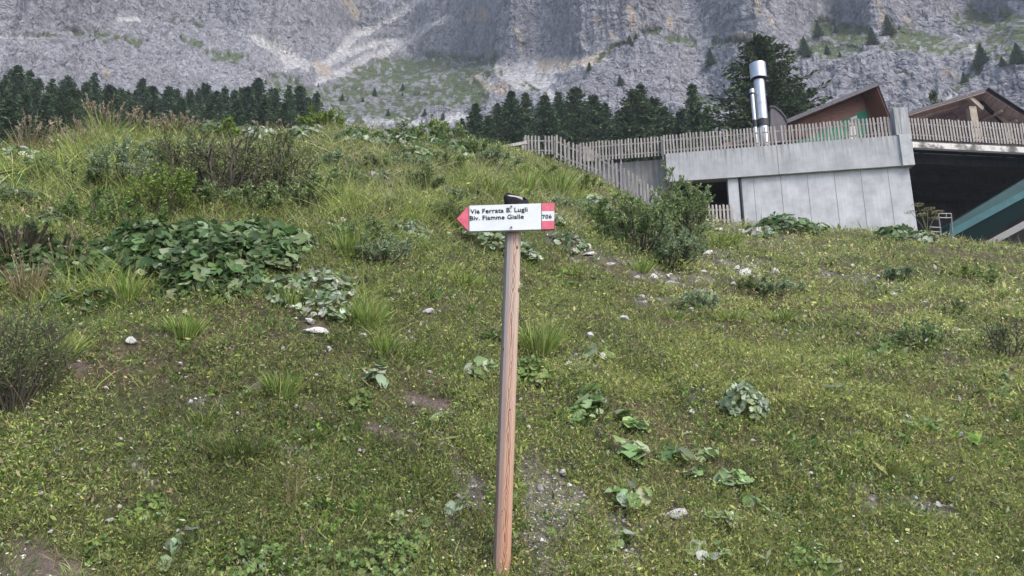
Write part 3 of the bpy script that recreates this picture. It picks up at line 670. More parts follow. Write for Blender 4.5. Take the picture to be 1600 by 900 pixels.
# post is laid out in its own straight frame so the grain follows it
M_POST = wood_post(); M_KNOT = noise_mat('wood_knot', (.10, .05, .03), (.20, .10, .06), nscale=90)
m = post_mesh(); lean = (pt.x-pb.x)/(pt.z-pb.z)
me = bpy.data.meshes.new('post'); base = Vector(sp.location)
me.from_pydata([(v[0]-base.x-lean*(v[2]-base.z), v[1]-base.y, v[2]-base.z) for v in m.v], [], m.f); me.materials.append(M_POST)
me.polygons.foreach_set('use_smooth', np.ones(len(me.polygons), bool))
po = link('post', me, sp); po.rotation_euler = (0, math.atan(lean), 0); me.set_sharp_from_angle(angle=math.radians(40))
for (kx, ky, kw) in ((808.5, 386, .010), (810.3, 452, .014), (786.5, 545, .008), (797, 640, .006)):
    a = on_depth(kx, ky, YP-.04); cx = pb.x+(pt.x-pb.x)*(a.z-pb.z)/(pt.z-pb.z); dx = max(-.043, min(.043, a.x-cx)); yy = -math.sqrt(max(.0465**2-dx*dx, 1e-5)); yy = max(yy, -.036)
    nv = Vector((dx, yy, 0)).normalized(); c_ = Vector((cx+dx, YP+yy, a.z)); tx = Vector((nv.y, -nv.x, 0)); n = 14
    mk = MB(); mk.prism([c_-nv*.003+tx*math.cos(2*PI*k/n)*kw*(.55+.1*math.sin(3*k))+Vector((0, 0, 1))*math.sin(2*PI*k/n)*kw for k in range(n)], nv*.0042); mk.build('knot', M_KNOT, sp)
M_WHITE = noise_mat('white_sign_paint', (.60, .64, .66), (.71, .75, .77), nscale=9, rough=.5, bump=.04, lo=.3, hi=.8)
M_REDP = noise_mat('faded_red_sign_paint', (.52, .085, .13), (.66, .16, .22), nscale=14, rough=.5, bump=.04)
M_INK = mat('black_lettering', (.012, .012, .012), .6)
M_BOLT = mat('galvanised_bolt', (.45, .46, .47), .4, .8)
TL, BL, TR, BR = (732.5, 321.3), (732.5, 361.5), (846, 317.6), (846, 358.4)
TE, BE, TIP = (866.3, 316.9), (865.8, 357.6), (713.5, 342)
TH = Vector((0, .026, 0))
def on_b(p, off=0.0): return on_depth(p[0], p[1], YB-off)
m = MB(); m.prism([on_b(TL), on_b(TR), on_b(BR), on_b(BL)], TH); bd = m.build('board', M_WHITE, sp, bevel=.0012)
m = MB(); m.prism([on_b((732.1, 321.7)), on_b((732.1, 361.1)), on_b(TIP)], TH); m.build('red_arrow_tip', M_REDP, bd)
def lerp2(a, b, f): return (a[0]+(b[0]-a[0])*f, a[1]+(b[1]-a[1])*f)
TR2, BR2 = (846.6, 317.3), (846.6, 358.3)
m = MB(); z = [(.0, .315), (.685, 1.0)]
for a, b in z:
    m = MB(); m.prism([on_b(lerp2(TR2, BR2, a)), on_b(lerp2(TE, BE, a)), on_b(lerp2(TE, BE, b)), on_b(lerp2(TR2, BR2, b))], TH); m.build('red_band', M_REDP, bd)
m = MB(); a, b = .3155, .6845; m.prism([on_b(lerp2(TR2, BR2, a)), on_b(lerp2(TE, BE, a)), on_b(lerp2(TE, BE, b)), on_b(lerp2(TR2, BR2, b))], TH); m.build('number_field', M_WHITE, bd)
m = MB()
for x in (733.0, 845.8):
    m = MB(); m.prism([on_b((x, 320.5 if x < 800 else 317), .0012), on_b((x+.55, 320.5 if x < 800 else 317), .0012), on_b((x+.55, 361.3 if x < 800 else 358.2), .0012), on_b((x, 361.3 if x < 800 else 358.2), .0012)], (0, .001, 0)); m.build('dividing_line', M_INK, bd)
def text(body, p0, p1, hpx, name='lettering'):
    """p0: baseline start pixel, p1: baseline end pixel on the board"""
    cu = bpy.data.curves.new('t', 'FONT'); cu.body = body; cu.size = 1; cu.extrude = .0; cu.offset = .012; cu.space_character = 1.05; cu.resolution_u = 3
    ob = bpy.data.objects.new('t', cu); C.objects.link(ob); bpy.context.view_layer.update()
    me = bpy.data.meshes.new_from_object(ob.evaluated_get(bpy.context.evaluated_depsgraph_get())); bpy.data.objects.remove(ob)
    co = np.array([v.co[:] for v in me.vertices]); x0, x1 = co[:, 0].min(), co[:, 0].max(); capz = .70
    A, B = on_b(p0, .002), on_b(p1, .002); U = (B-A); up = Vector((-U.z, 0, U.x)).normalized()*(hpx/F*YB*1.06)
    r = random.Random(len(body))
    base = sp.location + bd.location
    for v, c in zip(me.vertices, co):
        p = A+U*((c[0]-x0)/(x1-x0))+up*(c[1]/capz); v.co = (p.x-base.x, p.y-base.y, p.z-base.z)
    me.materials.append(M_INK); o = link(name, me, bd)
    so_ = o.modifiers.new('solid', 'SOLIDIFY'); so_.thickness = .0012; so_.offset = 0
    return o
text('Via Ferrata B. Lugli', (735.0, 333.6), (824.5, 330.4), 7.2)
text('Biv. Fiamme Gialle', (734.3, 344.2), (818.5, 341.3), 7.2)
text('706', (847.4, 341.6), (862.2, 341.0), 6.4, 'number')
for (x, y) in ((798.8, 323.2), (798.8, 355.6)):
    a = on_b((x, y)); m = MB(); m.tube((a.x, a.y-.004, a.z), (a.x, a.y+.002, a.z), .0085, n=16); b_ = m.build('bolt', M_BOLT, bd)
    m = MB(); m.tube((a.x, a.y-.0045, a.z), (a.x, a.y-.0035, a.z), .0048, n=12); m.build('bolt_head', M_STEEL, bd)
# black cloth sleeve pulled over the top of the post, its mouth tipped towards the path
M_CLOTH = noise_mat('black_cloth', (.010, .009, .011), (.022, .02, .023), nscale=60, rough=.9, bump=.5, dist=.003)
def sleeve():
    n, V, f = 40, [], []
    c0 = on_depth(806.5, 318.5, YP); tz = lambda k: 0
    rings = []
    for lvl, (rr, hz) in enumerate(((.066, 0), (.068, .35), (.070, .7), (.066, 1.0), (.058, 1.02), (.052, .75), (.050, .3))):
        ring = []
        for k in range(n):
            a = 2*PI*k/n; sx = math.cos(a); sy = math.sin(a)
            # rim height: low at the front, high at the back, dropping to the right
            hgt = .040+.062*(sy*.5+.5)**.8 - .024*sx*(1 if sx > 0 else .35) + .004*math.sin(3*a)
            wob = 1+.05*math.sin(2*a+1)+.03*math.sin(5*a+lvl)
            ring.append((c0.x+sx*rr*wob-.0, c0.y+sy*rr*wob*.95, c0.z-.03+hgt*hz*1.08+(.0)))
        V += ring
    L_ = 7
    for i in range(L_-1):
        for k in range(n): f.append((i*n+k, i*n+(k+1) % n, (i+1)*n+(k+1) % n, (i+1)*n+k))
    m = MB(); m.add(V, f); return m, c0
m, c0 = sleeve(); tb = empty('cloth_cap', tuple(c0), 'black cloth cap with an open mouth pulled over the signpost top', 'cap')
m.build('cloth', M_CLOTH, tb, True)
M_GREYWOOD = noise_mat('grey_cut_wood', (.30, .28, .27), (.42, .40, .39), nscale=40)
m = MB(); n = 24; cc = c0+Vector((-.006, 0, 0))
ring = [(cc.x+math.cos(2*PI*k/n)*.045, cc.y+math.sin(2*PI*k/n)*.043, cc.z+.046+math.sin(2*PI*k/n)*.022-math.cos(2*PI*k/n)*.008) for k in range(n)]
m.add(ring+[(x, y, z-.03) for x, y, z in ring], [tuple(range(n)), tuple(range(n, 2*n))[::-1]]+[(k, (k+1) % n, n+(k+1) % n, n+k) for k in range(n)]); m.build('post_end', M_GREYWOOD, sp)

# ------------------------------------------------------------------ vegetation builders
class VB:
    def __init__(s): s.V, s.F, s.C, s.n = [], [], [], 0
    def add(s, V, F_, col):
        s.V.append(V.reshape(-1, 3)); s.F.append(F_.reshape(-1, F_.shape[-1])+s.n); s.C.append(col.reshape(-1, 3)); s.n += V.reshape(-1, 3).shape[0]
    def mesh(s, name, m, org=(0, 0, 0), smooth_=False):
        return mesh_np(name, np.concatenate(s.V)-np.array(org), np.concatenate(s.F), np.concatenate(s.C), smooth_, [m])
def nrm(a): return a/np.maximum(np.linalg.norm(a, axis=-1, keepdims=True), 1e-9)
def leaves(vb, P, D, Lh, Wd, col, r, cup=.15):
    """rhombic leaves: P base points, D direction, random roll"""
    n = len(P); D = nrm(D); R = nrm(np.cross(D, nrm(r.normal(size=(n, 3))))); U = np.cross(R, D)
    Lh = np.broadcast_to(Lh, n)[:, None]; Wd = np.broadcast_to(Wd, n)[:, None]
    V = np.stack([P, P+D*Lh*.5+R*Wd*.5+U*Wd*cup, P+D*Lh, P+D*Lh*.5-R*Wd*.5+U*Wd*cup], 1)
    vb.add(V, np.arange(4*n).reshape(n, 4), np.repeat(col[:, None], 4, 1))
def flatleaves(vb, P, Nn, Lh, Wd, col, r):
    """leaves whose face looks along Nn"""
    n = len(P); Nn = nrm(Nn); D = nrm(np.cross(Nn, nrm(r.normal(size=(n, 3))))); R = np.cross(Nn, D)
    Lh = np.broadcast_to(Lh, n)[:, None]; Wd = np.broadcast_to(Wd, n)[:, None]
    V = np.stack([P-D*Lh*.5, P+R*Wd*.5+Nn*Wd*.12, P+D*Lh*.5, P-R*Wd*.5+Nn*Wd*.12], 1)
    vb.add(V, np.arange(4*n).reshape(n, 4), np.repeat(col[:, None], 4, 1))
def blades(vb, P, D, H, W, col, r, bend=.5, tipcol=None):
    """curved tapering blades, three segments"""
    n = len(P); D = nrm(D); H = np.broadcast_to(H, n)[:, None]; W = np.broadcast_to(W, n)[:, None]
    hd = D.copy(); hd[:, 2] = 0; hd = nrm(hd + r.normal(size=(n, 3))*[.3, .3, 0])
    R = nrm(np.cross(D, r.normal(size=(n, 3))))
    b = bend*r.uniform(.3, 1.3, n)[:, None]
    pts = []
    for f, wf in ((0, .8), (.38, 1.), (.72, .7), (1.0, .08)):
        c = P+D*H*f+hd*H*b*f*f*.8-np.array([0, 0, 1])*H*b*f*f*.45
        pts += [c-R*W*.5*wf, c+R*W*.5*wf]
    V = np.stack(pts, 1); I = np.arange(n)[:, None]*8
    Fq = np.concatenate([I+[0, 1, 3, 2], I+[2, 3, 5, 4], I+[4, 5, 7, 6]], 0)
    cc = np.repeat(col[:, None], 8, 1).copy()
    if tipcol is not None: cc[:, 6:] = cc[:, 6:]*.4+np.array(tipcol)*.6
    vb.add(V, Fq, cc)
def tubes(vb, paths, radii, col, sides=4):
    """paths (n,k,3), radii (n,k)"""
    n, k, _ = paths.shape; T = nrm(np.gradient(paths, axis=1)); ref = np.array([.3, .8, .2])
    A = nrm(np.cross(T, ref)); B = np.cross(T, A); ang = np.arange(sides)*2*PI/sides
    V = paths[:, :, None]+(A[:, :, None]*np.cos(ang)[:, None]+B[:, :, None]*np.sin(ang)[:, None])*radii[:, :, None, None]
    I = np.arange(n*k*sides).reshape(n, k, sides); J = np.roll(I, -1, 2)
    Fq = np.stack([I[:, :-1], J[:, :-1], J[:, 1:], I[:, 1:]], -1)
    vb.add(V, Fq.reshape(-1, 4), np.broadcast_to(np.asarray(col, float), (n*k*sides, 3)))
def pal(r, n, cols, wts=None, var=.18):
    cols = np.array(cols); i = r.choice(len(cols), n, p=None if wts is None else np.array(wts)/np.sum(wts))
    return np.clip(cols[i]*(1+var*r.normal(size=(n, 1)))*(1+.06*r.normal(size=(n, 3))), .004, .8)
def _dummy(): pass
def pxs(p, px):           # metres for a length of px photo pixels at point p
    return px/F*(p.y*CP+(p.z-EYE)*SP)

# ---- conifers
NEEDLE = {'spruce': ([(.05, .092, .045), (.068, .118, .055), (.095, .15, .068)], None), 'larch': ([(.05, .085, .036), (.068, .108, .044), (.09, .13, .055)], None)}
PW_ = {'spruce': .95, 'larch': .68}
def conifer_mesh(kind, H, Wd, seed, whorls=46, clumps=12, cs=.42, open_=.0):
    r = np.random.RandomState(seed); vb = VB(); tb = VB()
    hs = np.linspace(.1, .985, whorls)*H+r.normal(size=whorls)*.1
    lean = r.normal(size=2)*.01
    for h in hs:
        f = h/H; Lb = Wd*.5*((1-f)**PW_[kind])*(1.05)+.12
        nb = int(5+6*(1-f)); a = r.uniform(0, 2*PI)+np.arange(nb)*2*PI/nb+r.normal(size=nb)*.25
        ln = Lb*r.uniform(.62, 1.12, nb)*(1-open_*(r.rand(nb) < .25))
        if r.rand() < .12: ln *= .6
        up = .35*f-.12
        s = (np.arange(clumps)+.7)/clumps
        rad = ln[:, None]*s
        z = h + ln[:, None]*(up*s-.30*s**1.6+.22*s**3)
        X = np.cos(a)[:, None]*rad+lean[0]*h; Y = np.sin(a)[:, None]*rad+lean[1]*h
        path = np.stack([X, Y, z], -1)
        tubes(tb, path[:, ::4] if clumps >= 8 else path, np.full(path[:, ::4].shape[:2] if clumps >= 8 else path.shape[:2], .02), (.07, .055, .04), 3)
        P = np.repeat(path.reshape(-1, 3), 3, 0); n = len(P)
        dr = np.stack([np.repeat(np.cos(a), clumps*3), np.repeat(np.sin(a), clumps*3), np.full(n, -.25)], -1)+r.normal(size=(n, 3))*.55
        sz = cs*(.55+.6*(1-f))*r.uniform(.6, 1.25, n)
        leaves(vb, P+r.normal(size=(n, 3))*.08, dr, sz, sz*.42, pal(r, n, NEEDLE[kind][0], var=.32), r)
    vb_ = vb; P = np.tile([lean[0]*H, lean[1]*H, H*.985], (14, 1)); leaves(vb_, P, np.tile([0, 0, 1.], (14, 1))+r.normal(size=(14, 3))*.35, .45, .16, pal(r, 14, NEEDLE[kind][0]), r)
    k = 7; zz = np.linspace(-.6, H*.99, k); tr = np.stack([lean[0]*zz, lean[1]*zz, zz], -1)[None]; tk = VB()
    tubes(tk, tr, (np.linspace(.02*H, .02, k))[None], (.07, .052, .04), 8)
    return vb.mesh('crown', M_NEEDLE), tk.mesh('trunk', M_BARK), tb.mesh('branches', M_BARK)
def place_conifer(meshes, loc, sc, label, group, name='spruce_tree', rz=None, sxy=1.0, cat='conifer'):
    t = empty(name, loc, label, cat, group, rz=random.uniform(0, 6.28) if rz is None else rz)
    t.scale = (sc*sxy, sc*sxy, sc)
    link('crown', meshes[0], t); link('trunk', meshes[1], t); link('branches', meshes[2], t)
    return t
SPR = [conifer_mesh('spruce', 16, 9.6+1.2*(i % 3), 100+i, whorls=50, clumps=11, cs=.62, open_=.35) for i in range(5)]
LAR = [conifer_mesh('larch', 15, 9.5, 200+i, whorls=44, clumps=12, cs=.52, open_=.45) for i in range(3)]
ORD = 'first second third fourth fifth sixth seventh eighth ninth tenth eleventh twelfth thirteenth fourteenth fifteenth sixteenth seventeenth eighteenth nineteenth twentieth'.split()
def ordn(i):
    if i < 20: return ORD[i]
    t_ = ('twenty', 'thirty', 'forty'); b_ = (i+1) % 10
    return (t_[(i+1)//10-2]+'-'+ORD[b_-1]) if b_ else {30: 'thirtieth', 40: 'fortieth'}[i+1]
def tree_by_top(px, py, d, Hpref, meshes, H0, label, group, name, sxy=1.0, cat='spruce'):
    x, y, z = ray(px, py); h = math.hypot(x, y); X, Y = x/h*d, y/h*d; ztop = z/h*d+EYE
    zg = terr(X, Y); sc = min(max((ztop-zg)/H0, .25), 2.0)
    return place_conifer(meshes, (X, Y, ztop-H0*sc*.995), sc, label, group, name, sxy=sxy*(Hpref/(H0*sc)) if Hpref else sxy, cat=cat)
ROW = [(7,118),(20,134),(31,108),(48,110),(63,115),(84,125),(97,140),(108,120),(122,138),(131,128),(150,116),(176,125),(191,139),(200,141),(219,123),(228,139),(241,136),(261,135),(277,129),(299,139),(311,138),(323,133),(340,145),(352,136),(363,140),(376,127),(390,137),(404,126),(424,137),(433,140),(454,135),(471,135),(481,145),(496,143)]
for i, (px, py) in enumerate(ROW):
    py += 6
    d = 96+((i*37) % 29)
    tree_by_top(px, py, d, None, (LAR[i % 3] if i % 7 == 4 else SPR[i % 5]), 15.5, f'dark spruce in the long row above the overgrown bank, {ordn(i)} from its left end', 'spruces in the row above the overgrown bank', 'spruce_tree', (.85, 1.25, 1.0, 1.45, .9)[(i*3) % 5])
LOWR = [(14,152),(40,148),(70,150),(100,146),(116,142),(146,156),(168,150),(208,162),(236,160),(286,158),(330,162),(368,160),(412,158),(444,162),(484,164)]
for i, (px, py) in enumerate(LOWR):
    tree_by_top(px, py, 76+(i*13) % 11, None, (LAR if i in (3, 4, 8) else SPR)[i % 3], 15 if i in (3, 4, 8) else 16, f'lower dark conifer in front of the long spruce row, {ordn(i)} from its left end', 'lower conifers in front of the spruce row', 'spruce_tree', 1.35)
MID = [(722,186,0),(742,164,0),(762,182,1),(777,163,1),(797,144,0),(811,170,0),(822,146,1),(851,150,0),(864,176,1),(875,147,0),(889,167,0),(898,138,1),(914,166,0),(929,152,0),(945,166,0),(963,176,0),(978,168,0),(991,143,1),(1003,137,0),(1018,154,1),(1034,172,0),(1045,186,0)]
for i, (px, py, k) in enumerate(MID):
    tree_by_top(px, py, 74+(i*17) % 16, None, (LAR if k else SPR)[i % 3], 15 if k else 16, f'dark green conifer in the grove behind the picket fence, {ordn(i)} from the left', 'conifers in the grove behind the picket fence', 'larch_tree' if k else 'spruce_tree', (1.0, 1.35, 1.15)[i % 3])
tree_by_top(1082, 133, 70, None, SPR[1], 16, 'slim dark spruce between the grove and the big larch', None, 'spruce_tree', .8)
tree_by_top(1064, 172, 72, None, SPR[3], 16, 'low dark spruce at the foot of the slim spruce, on its left', None, 'spruce_tree', .9)
tree_by_top(1101, 174, 71, None, SPR[2], 16, 'low dark spruce at the foot of the slim spruce, on its right', None, 'spruce_tree', .9)
big = conifer_mesh('larch', 19, 15.5, 300, whorls=84, clumps=26, cs=.46, open_=.4)
tree_by_top(1187, 58, 62, None, big, 19, 'large feathery larch rising behind the steel flues', None, 'larch_tree', 1.2, cat='larch')
b2 = conifer_mesh('larch', 12, 9.5, 301, whorls=44, clumps=15, cs=.42, open_=.45)
tree_by_top(1246, 132, 66, None, b2, 12, 'smaller larch to the right of the large one, above the chalet roof', None, 'larch_tree', .55, cat='larch')
tree_by_top(1228, 150, 64, None, b2, 12, 'small larch half hidden behind the chalet roof', None, 'larch_tree', .45, cat='larch')
tree_by_top(1457, 146, 64, None, b2, 12, 'green treetop just above the shelter roof', None, 'larch_tree', .45, cat='larch')
MT = [(984,62,16),(994,60,10),(988,72,8),(921,105,15),(970,128,18),(1112,82,28),(1258,56,30),(1280,41,25),(1306,40,14),(1342,47,7),(1364,46,28),(1389,25,33),(1263,80,20),(1292,69,17),(1312,79,9),(1537,77,33),(1587,89,20),(1570,100,16),(1597,70,35),(1508,117,17),(1536,76,30),(535,148,12),(567,156,8),(585,146,14),(629,135,12),(629,148,6),(606,172,12),(663,176,14),(497,130,7),(691,183,12),(414,134,6),(437,134,6)]
MLAB = ['taller of the paired spruces on the ridge above the scree','shorter of the paired spruces on the ridge above the scree','small spruce just under the ridge pair','small spruce on the ridge flank by the pink scree','slim spruce against the grey buttress wall','spruce on the buttress face, left of the large larch','tall spruce at the left end of the high green ledge','second tall spruce on the high green ledge','faint spruce near the top of the high green ledge','tiny spruce on the open part of the high green ledge','dark spruce on the rock knoll right of the green ledge','largest dark spruce under the ochre cliff stain','short wide spruce below the left end of the green ledge','narrow spruce below the green ledge beside white rocks','tiny spruce below the middle of the green ledge','broad dark spruce beside the rocky gully above the shelter roof','spruce in the line beyond the broad dark one','small spruce at the meadow edge above the shelter ridge','tallest spruce at the far right edge of the mountain meadow','faint spruce on the rocks left of the broad dark one','young spruce touching the broad dark one','lone dark spruce at the left of the bouldery meadow','low round spruce in the middle of the bouldery meadow','upright spruce in the middle of the bouldery meadow','upper of two tiny spruces high in the bouldery meadow','lower of two tiny spruces high in the bouldery meadow','spruce in front of the large grey boulder','spruce at the foot of the grey meadow boulder','tiny spruce above the end of the spruce row','spruce beside the pale outcrop next to the grove','tiny spruce under the scree fan, left one','tiny spruce under the scree fan, right one']
for i, (px, py, hp) in enumerate(MT):
    p = mountain_at(px, py+hp); hh = pxs(p, hp)*1.15
    place_conifer(SPR[i % 5], (p.x, p.y, p.z-hh*.06), hh/16, MLAB[i], None, 'spruce_tree', sxy=1.25, cat='spruce')

GAIN = 1.45
# ---- shrubs, tufts, leafy plants
GREEN = dict(willow=[(.075, .105, .04), (.10, .14, .055), (.055, .08, .035), (.15, .18, .09)], grey=[(.11, .145, .08), (.15, .18, .11), (.08, .11, .06)], colts=[(.22, .33, .13), (.28, .39, .18), (.16, .25, .09), (.38, .45, .28)], bright=[(.13, .19, .035), (.17, .23, .05), (.09, .14, .03)],
 twiggy=[(.085, .115, .042), (.115, .14, .06), (.065, .085, .035)], silver=[(.32, .38, .26), (.22, .29, .16), (.46, .50, .40), (.13, .19, .08)], butter=[(.055, .10, .036), (.07, .125, .042), (.042, .08, .03), (.10, .155, .06), (.15, .20, .11)],
 pine=[(.025, .045, .022), (.035, .06, .028), (.06, .085, .035)], fresh=[(.10, .16, .045), (.14, .20, .06), (.075, .12, .035)], grass=[(.15, .22, .045), (.21, .28, .065), (.10, .155, .035), (.28, .30, .13)], darkgrass=[(.06, .10, .025), (.09, .13, .03), (.11, .13, .05)],
 straw=[(.30, .24, .14), (.24, .18, .10), (.36, .30, .19), (.16, .15, .06)], rust=[(.22, .13, .07), (.17, .11, .06), (.13, .12, .05)])
for _k in GREEN:
    if _k not in ('silver', 'straw', 'rust', 'colts'): GREEN[_k] = [tuple(v*(2.4 if _k in ('willow', 'grey') else 2.0 if _k == 'twiggy' else 1.5 if _k != 'butter' else 1.35) for v in c) for c in GREEN[_k]]
def shrub(px, py, wpx, hpx, kind, label, stems=26, nleaf=2600, leaf=None, group=None, name='willow_shrub', bare=.0, Y=None, cat='shrub', seed=0, twig=1.0, depth=1.0):
    r = np.random.RandomState(seed+int(px*7+py*3)); p = G(px, py) if Y is None else on_depth(px, py, Y)
    W_, H_ = pxs(p, wpx)*1.12, pxs(p, hpx)*1.18
    t = empty(name, (p.x, p.y, p.z-.05), label, cat, group)
    tw, lv = VB(), VB()
    k = 6; s = np.linspace(0, 1, k)
    a = r.uniform(0, 2*PI, stems); q_ = np.sqrt(r.rand(stems)); tx = np.cos(a)*q_*W_*.5; ty = np.sin(a)*q_*W_*.42*depth; tz = H_*(1-.45*q_**2)*r.uniform(.6, 1.02, stems)
    b0 = np.stack([tx*.25, ty*.25, np.zeros(stems)], -1)
    end = np.stack([tx, ty, tz], -1)
    path = b0[:, None]+(end-b0)[:, None]*s[None, :, None]
    path[:, :, :2] += (np.stack([tx, ty], -1)[:, None]*(.25*np.sin(PI*s))[None, :, None]) ; path += r.normal(size=path.shape)*H_*.022*s[None, :, None]
    rr = (.012+.004*r.rand(stems))[:, None]*np.linspace(1, .28, k)*(H_**.4)*twig
    tubes(tw, path, rr, (.085, .075, .06), 4)
    nt_ = stems*7; i = r.randint(0, stems, nt_); f = r.uniform(.25, .98, nt_); j = np.minimum((f*(k-1)).astype(int), k-2); g = f*(k-1)-j
    o = path[i, j]*(1-g[:, None])+path[i, j+1]*g[:, None]
    out_ = nrm(np.stack([o[:, 0], o[:, 1], np.full(nt_, H_*.5)], -1)+r.normal(size=(nt_, 3))*H_*.35); out_[:, 2] = np.abs(out_[:, 2])
    ln = H_*r.uniform(.12, .30, nt_)*(1.15-f*.5)
    tp = o[:, None]+out_[:, None]*ln[:, None, None]*np.linspace(0, 1, 4)[None, :, None]
    tubes(tw, tp, np.tile(np.linspace(.005, .0022, 4)*(H_**.3)*twig*1.3, (nt_, 1)), (.09, .078, .058), 3)
    # leaves along the twigs
    if nleaf:
        nleaf = int(nleaf*1.5); i = r.randint(0, nt_, nleaf); keep = r.rand(nt_) > bare; i = i[keep[i]]; n = len(i); f = r.uniform(.15, 1.05, n)
        P = o[i]+out_[i]*(ln[i]*f)[:, None]+r.normal(size=(n, 3))*.012
        lf = leaf or pxs(p, 5.6)
        D_ = out_[i]*.7+nrm(r.normal(size=(n, 3)))*.8
        z01 = np.clip(P[:, 2]/H_, 0, 1)[:, None]
        leaves(lv, P, D_, lf*r.uniform(.6, 1.3, n), lf*.42*r.uniform(.7, 1.2, n), pal(r, n, GREEN[kind]), r)
        link('foliage', lv.mesh('foliage', M_LEAF), t)
    link('stems', tw.mesh('stems', M_STEM), t)
    return t
def tuft(px, py, wpx, hpx, kind, label, n=120, group='bright grass tufts on the slope', name='grass_tuft', seeds=0, spread=.34, Y=None, thin=1.0, tip=None, cat='grass tuft'):
    r = np.random.RandomState(int(px*5+py*11)); p = G(px, py) if Y is None else on_depth(px, py, Y)
    W_, H_ = pxs(p, wpx), pxs(p, hpx); vb = VB(); org = (p.x, p.y, p.z-.03)
    a = r.uniform(0, 2*PI, n); q_ = np.sqrt(r.rand(n)); B = np.stack([np.cos(a)*q_*W_*.28, np.sin(a)*q_*W_*.25, np.zeros(n)], -1)
    D_ = np.stack([np.cos(a)*q_*spread*W_/H_, np.sin(a)*q_*spread*W_/H_, np.ones(n)], -1)+r.normal(size=(n, 3))*.1
    w_ = max(pxs(p, 1.3), .004)*thin
    blades(vb, B, D_, H_*r.uniform(.55, 1.12, n), w_*r.uniform(.7, 1.5, n), pal(r, n, GREEN[kind]), r, .34, tip)
    if not seeds:
        return link(name, vb.mesh(name, M_LEAF), None, label=label, category=cat, group=group) if not _loc(org) else _mk(name, vb, org, label, cat, group)
    t = empty(name, org, label, cat, group); link('blades', vb.mesh('blades', M_LEAF), t)
    sb = VB(); a = r.uniform(0, 2*PI, seeds); q_ = np.sqrt(r.rand(seeds)); B = np.stack([np.cos(a)*q_*W_*.25, np.sin(a)*q_*W_*.2, np.zeros(seeds)], -1)
    D_ = nrm(np.stack([np.cos(a)*q_*spread*.8*W_/H_, np.sin(a)*q_*.4, np.ones(seeds)], -1)); hh = H_*r.uniform(.9, 1.5, seeds)
    s = np.linspace(0, 1, 4); path = B[:, None]+D_[:, None]*(hh[:, None]*s)[:, :, None]; path[:, :, 0] += (s**2)[None]*hh[:, None]*.08*r.normal(size=(seeds, 1))
    tubes(sb, path, np.full((seeds, 4), pxs(p, .45)), (.26, .20, .12), 3)
    link('stalks', sb.mesh('stalks', M_LEAF), t)
    hb = VB(); i = np.repeat(np.arange(seeds), 16); f = r.uniform(.76, 1.03, len(i))[:, None]; P = path[i, 2]*(1-(f-.667)*3)+path[i, 3]*(f-.667)*3
    leaves(hb, P+r.normal(size=P.shape)*pxs(p, .8), D_[i]+r.normal(size=P.shape)*.35, pxs(p, 4.2), pxs(p, 1.5), pal(r, len(i), [(.36, .30, .21), (.30, .24, .17), (.42, .36, .27)]), r)
    link('seed_heads', hb.mesh('seed_heads', M_LEAF), t)
    return t
def _loc(o): return True
def _mk(name, vb, org, label, cat, group):
    o = link(name, vb.mesh(name, M_LEAF), None, label=label, category=cat); o.location = org
    if group: o['group'] = group
    return o
def round_leaves(vb, P, Nn, R_, col, r, wavy=.14, k=9):
    n = len(P); Nn = nrm(Nn); A = nrm(np.cross(Nn, r.normal(size=(n, 3)))); B = np.cross(Nn, A)
    ang = np.linspace(.28, 2*PI-.28, k)
    rad = R_[:, None]*(1+r.normal(size=(n, k))*.09)*(1+.10*np.cos(ang*3)[None])
    z = R_[:, None]*(wavy*r.normal(size=(n, k))+.22)
    rim = P[:, None]+(A[:, None]*np.cos(ang)[None, :, None]+B[:, None]*np.sin(ang)[None, :, None])*rad[..., None]+Nn[:, None]*z[..., None]
    V = np.concatenate([P[:, None], rim], 1); I = np.arange(n)[:, None]*(k+1)
    Fq = np.concatenate([I+[0, j, j+1] for j in range(1, k)], 0)
    cc = np.repeat(col[:, None], k+1, 1).copy(); cc[:, 0] *= 1.25
    vb.add(V, Fq, cc)
def leafplant(px, py, wpx, hpx, n, rpx, kind, label, group=None, name='butterbur_plant', Y=None, flat_=.75, cat='leafy plant', pale=.15, mound=True):
    """low plant of broad rounded leaves on stalks"""
    r = np.random.RandomState(int(px*3+py*13)); p = G(px, py) if Y is None else on_depth(px, py, Y)
    W_, H_, R_ = pxs(p, wpx), pxs(p, hpx), pxs(p, rpx)
    t = empty(name, (p.x, p.y, p.z), label, cat, group)
    a = r.uniform(0, 2*PI, n); q_ = np.sqrt(r.rand(n)); X = np.cos(a)*q_*W_*.5; Y_ = np.sin(a)*q_*W_*.42
    slope = zrel(p.x+X, p.y+Y_)+EYE-p.z
    z = H_*(1-(q_**2)*.55)*r.uniform(.55, 1.05, n) if mound else H_*r.uniform(.4, 1, n)
    P = np.stack([X, Y_, slope+z], -1)
    Nn = np.stack([np.cos(a)*q_*.7, np.sin(a)*q_*.5-.35, np.full(n, flat_)], -1)+r.normal(size=(n, 3))*.42
    col = pal(r, n, GREEN[kind]); w_ = r.rand(n) < pale; col[w_] = pal(r, int(w_.sum()), GREEN['silver'])
    vb = VB(); round_leaves(vb, P, Nn, R_*r.uniform(.55, 1.25, n), col, r); link('leaves', vb.mesh('leaves', M_LEAF), t)
    st = VB(); s = np.linspace(0, 1, 4); B = np.stack([X*.55, Y_*.55, slope-.02], -1); path = B[:, None]+(P-B)[:, None]*s[None, :, None]; path[:, :, 2] += (.12*H_*np.sin(PI*s))[None]
    tubes(st, path, np.full((n, 4), max(R_*.035, pxs(p, .35))), (.13, .14, .07), 3); link('stalks', st.mesh('stalks', M_STEM), t)
    return t

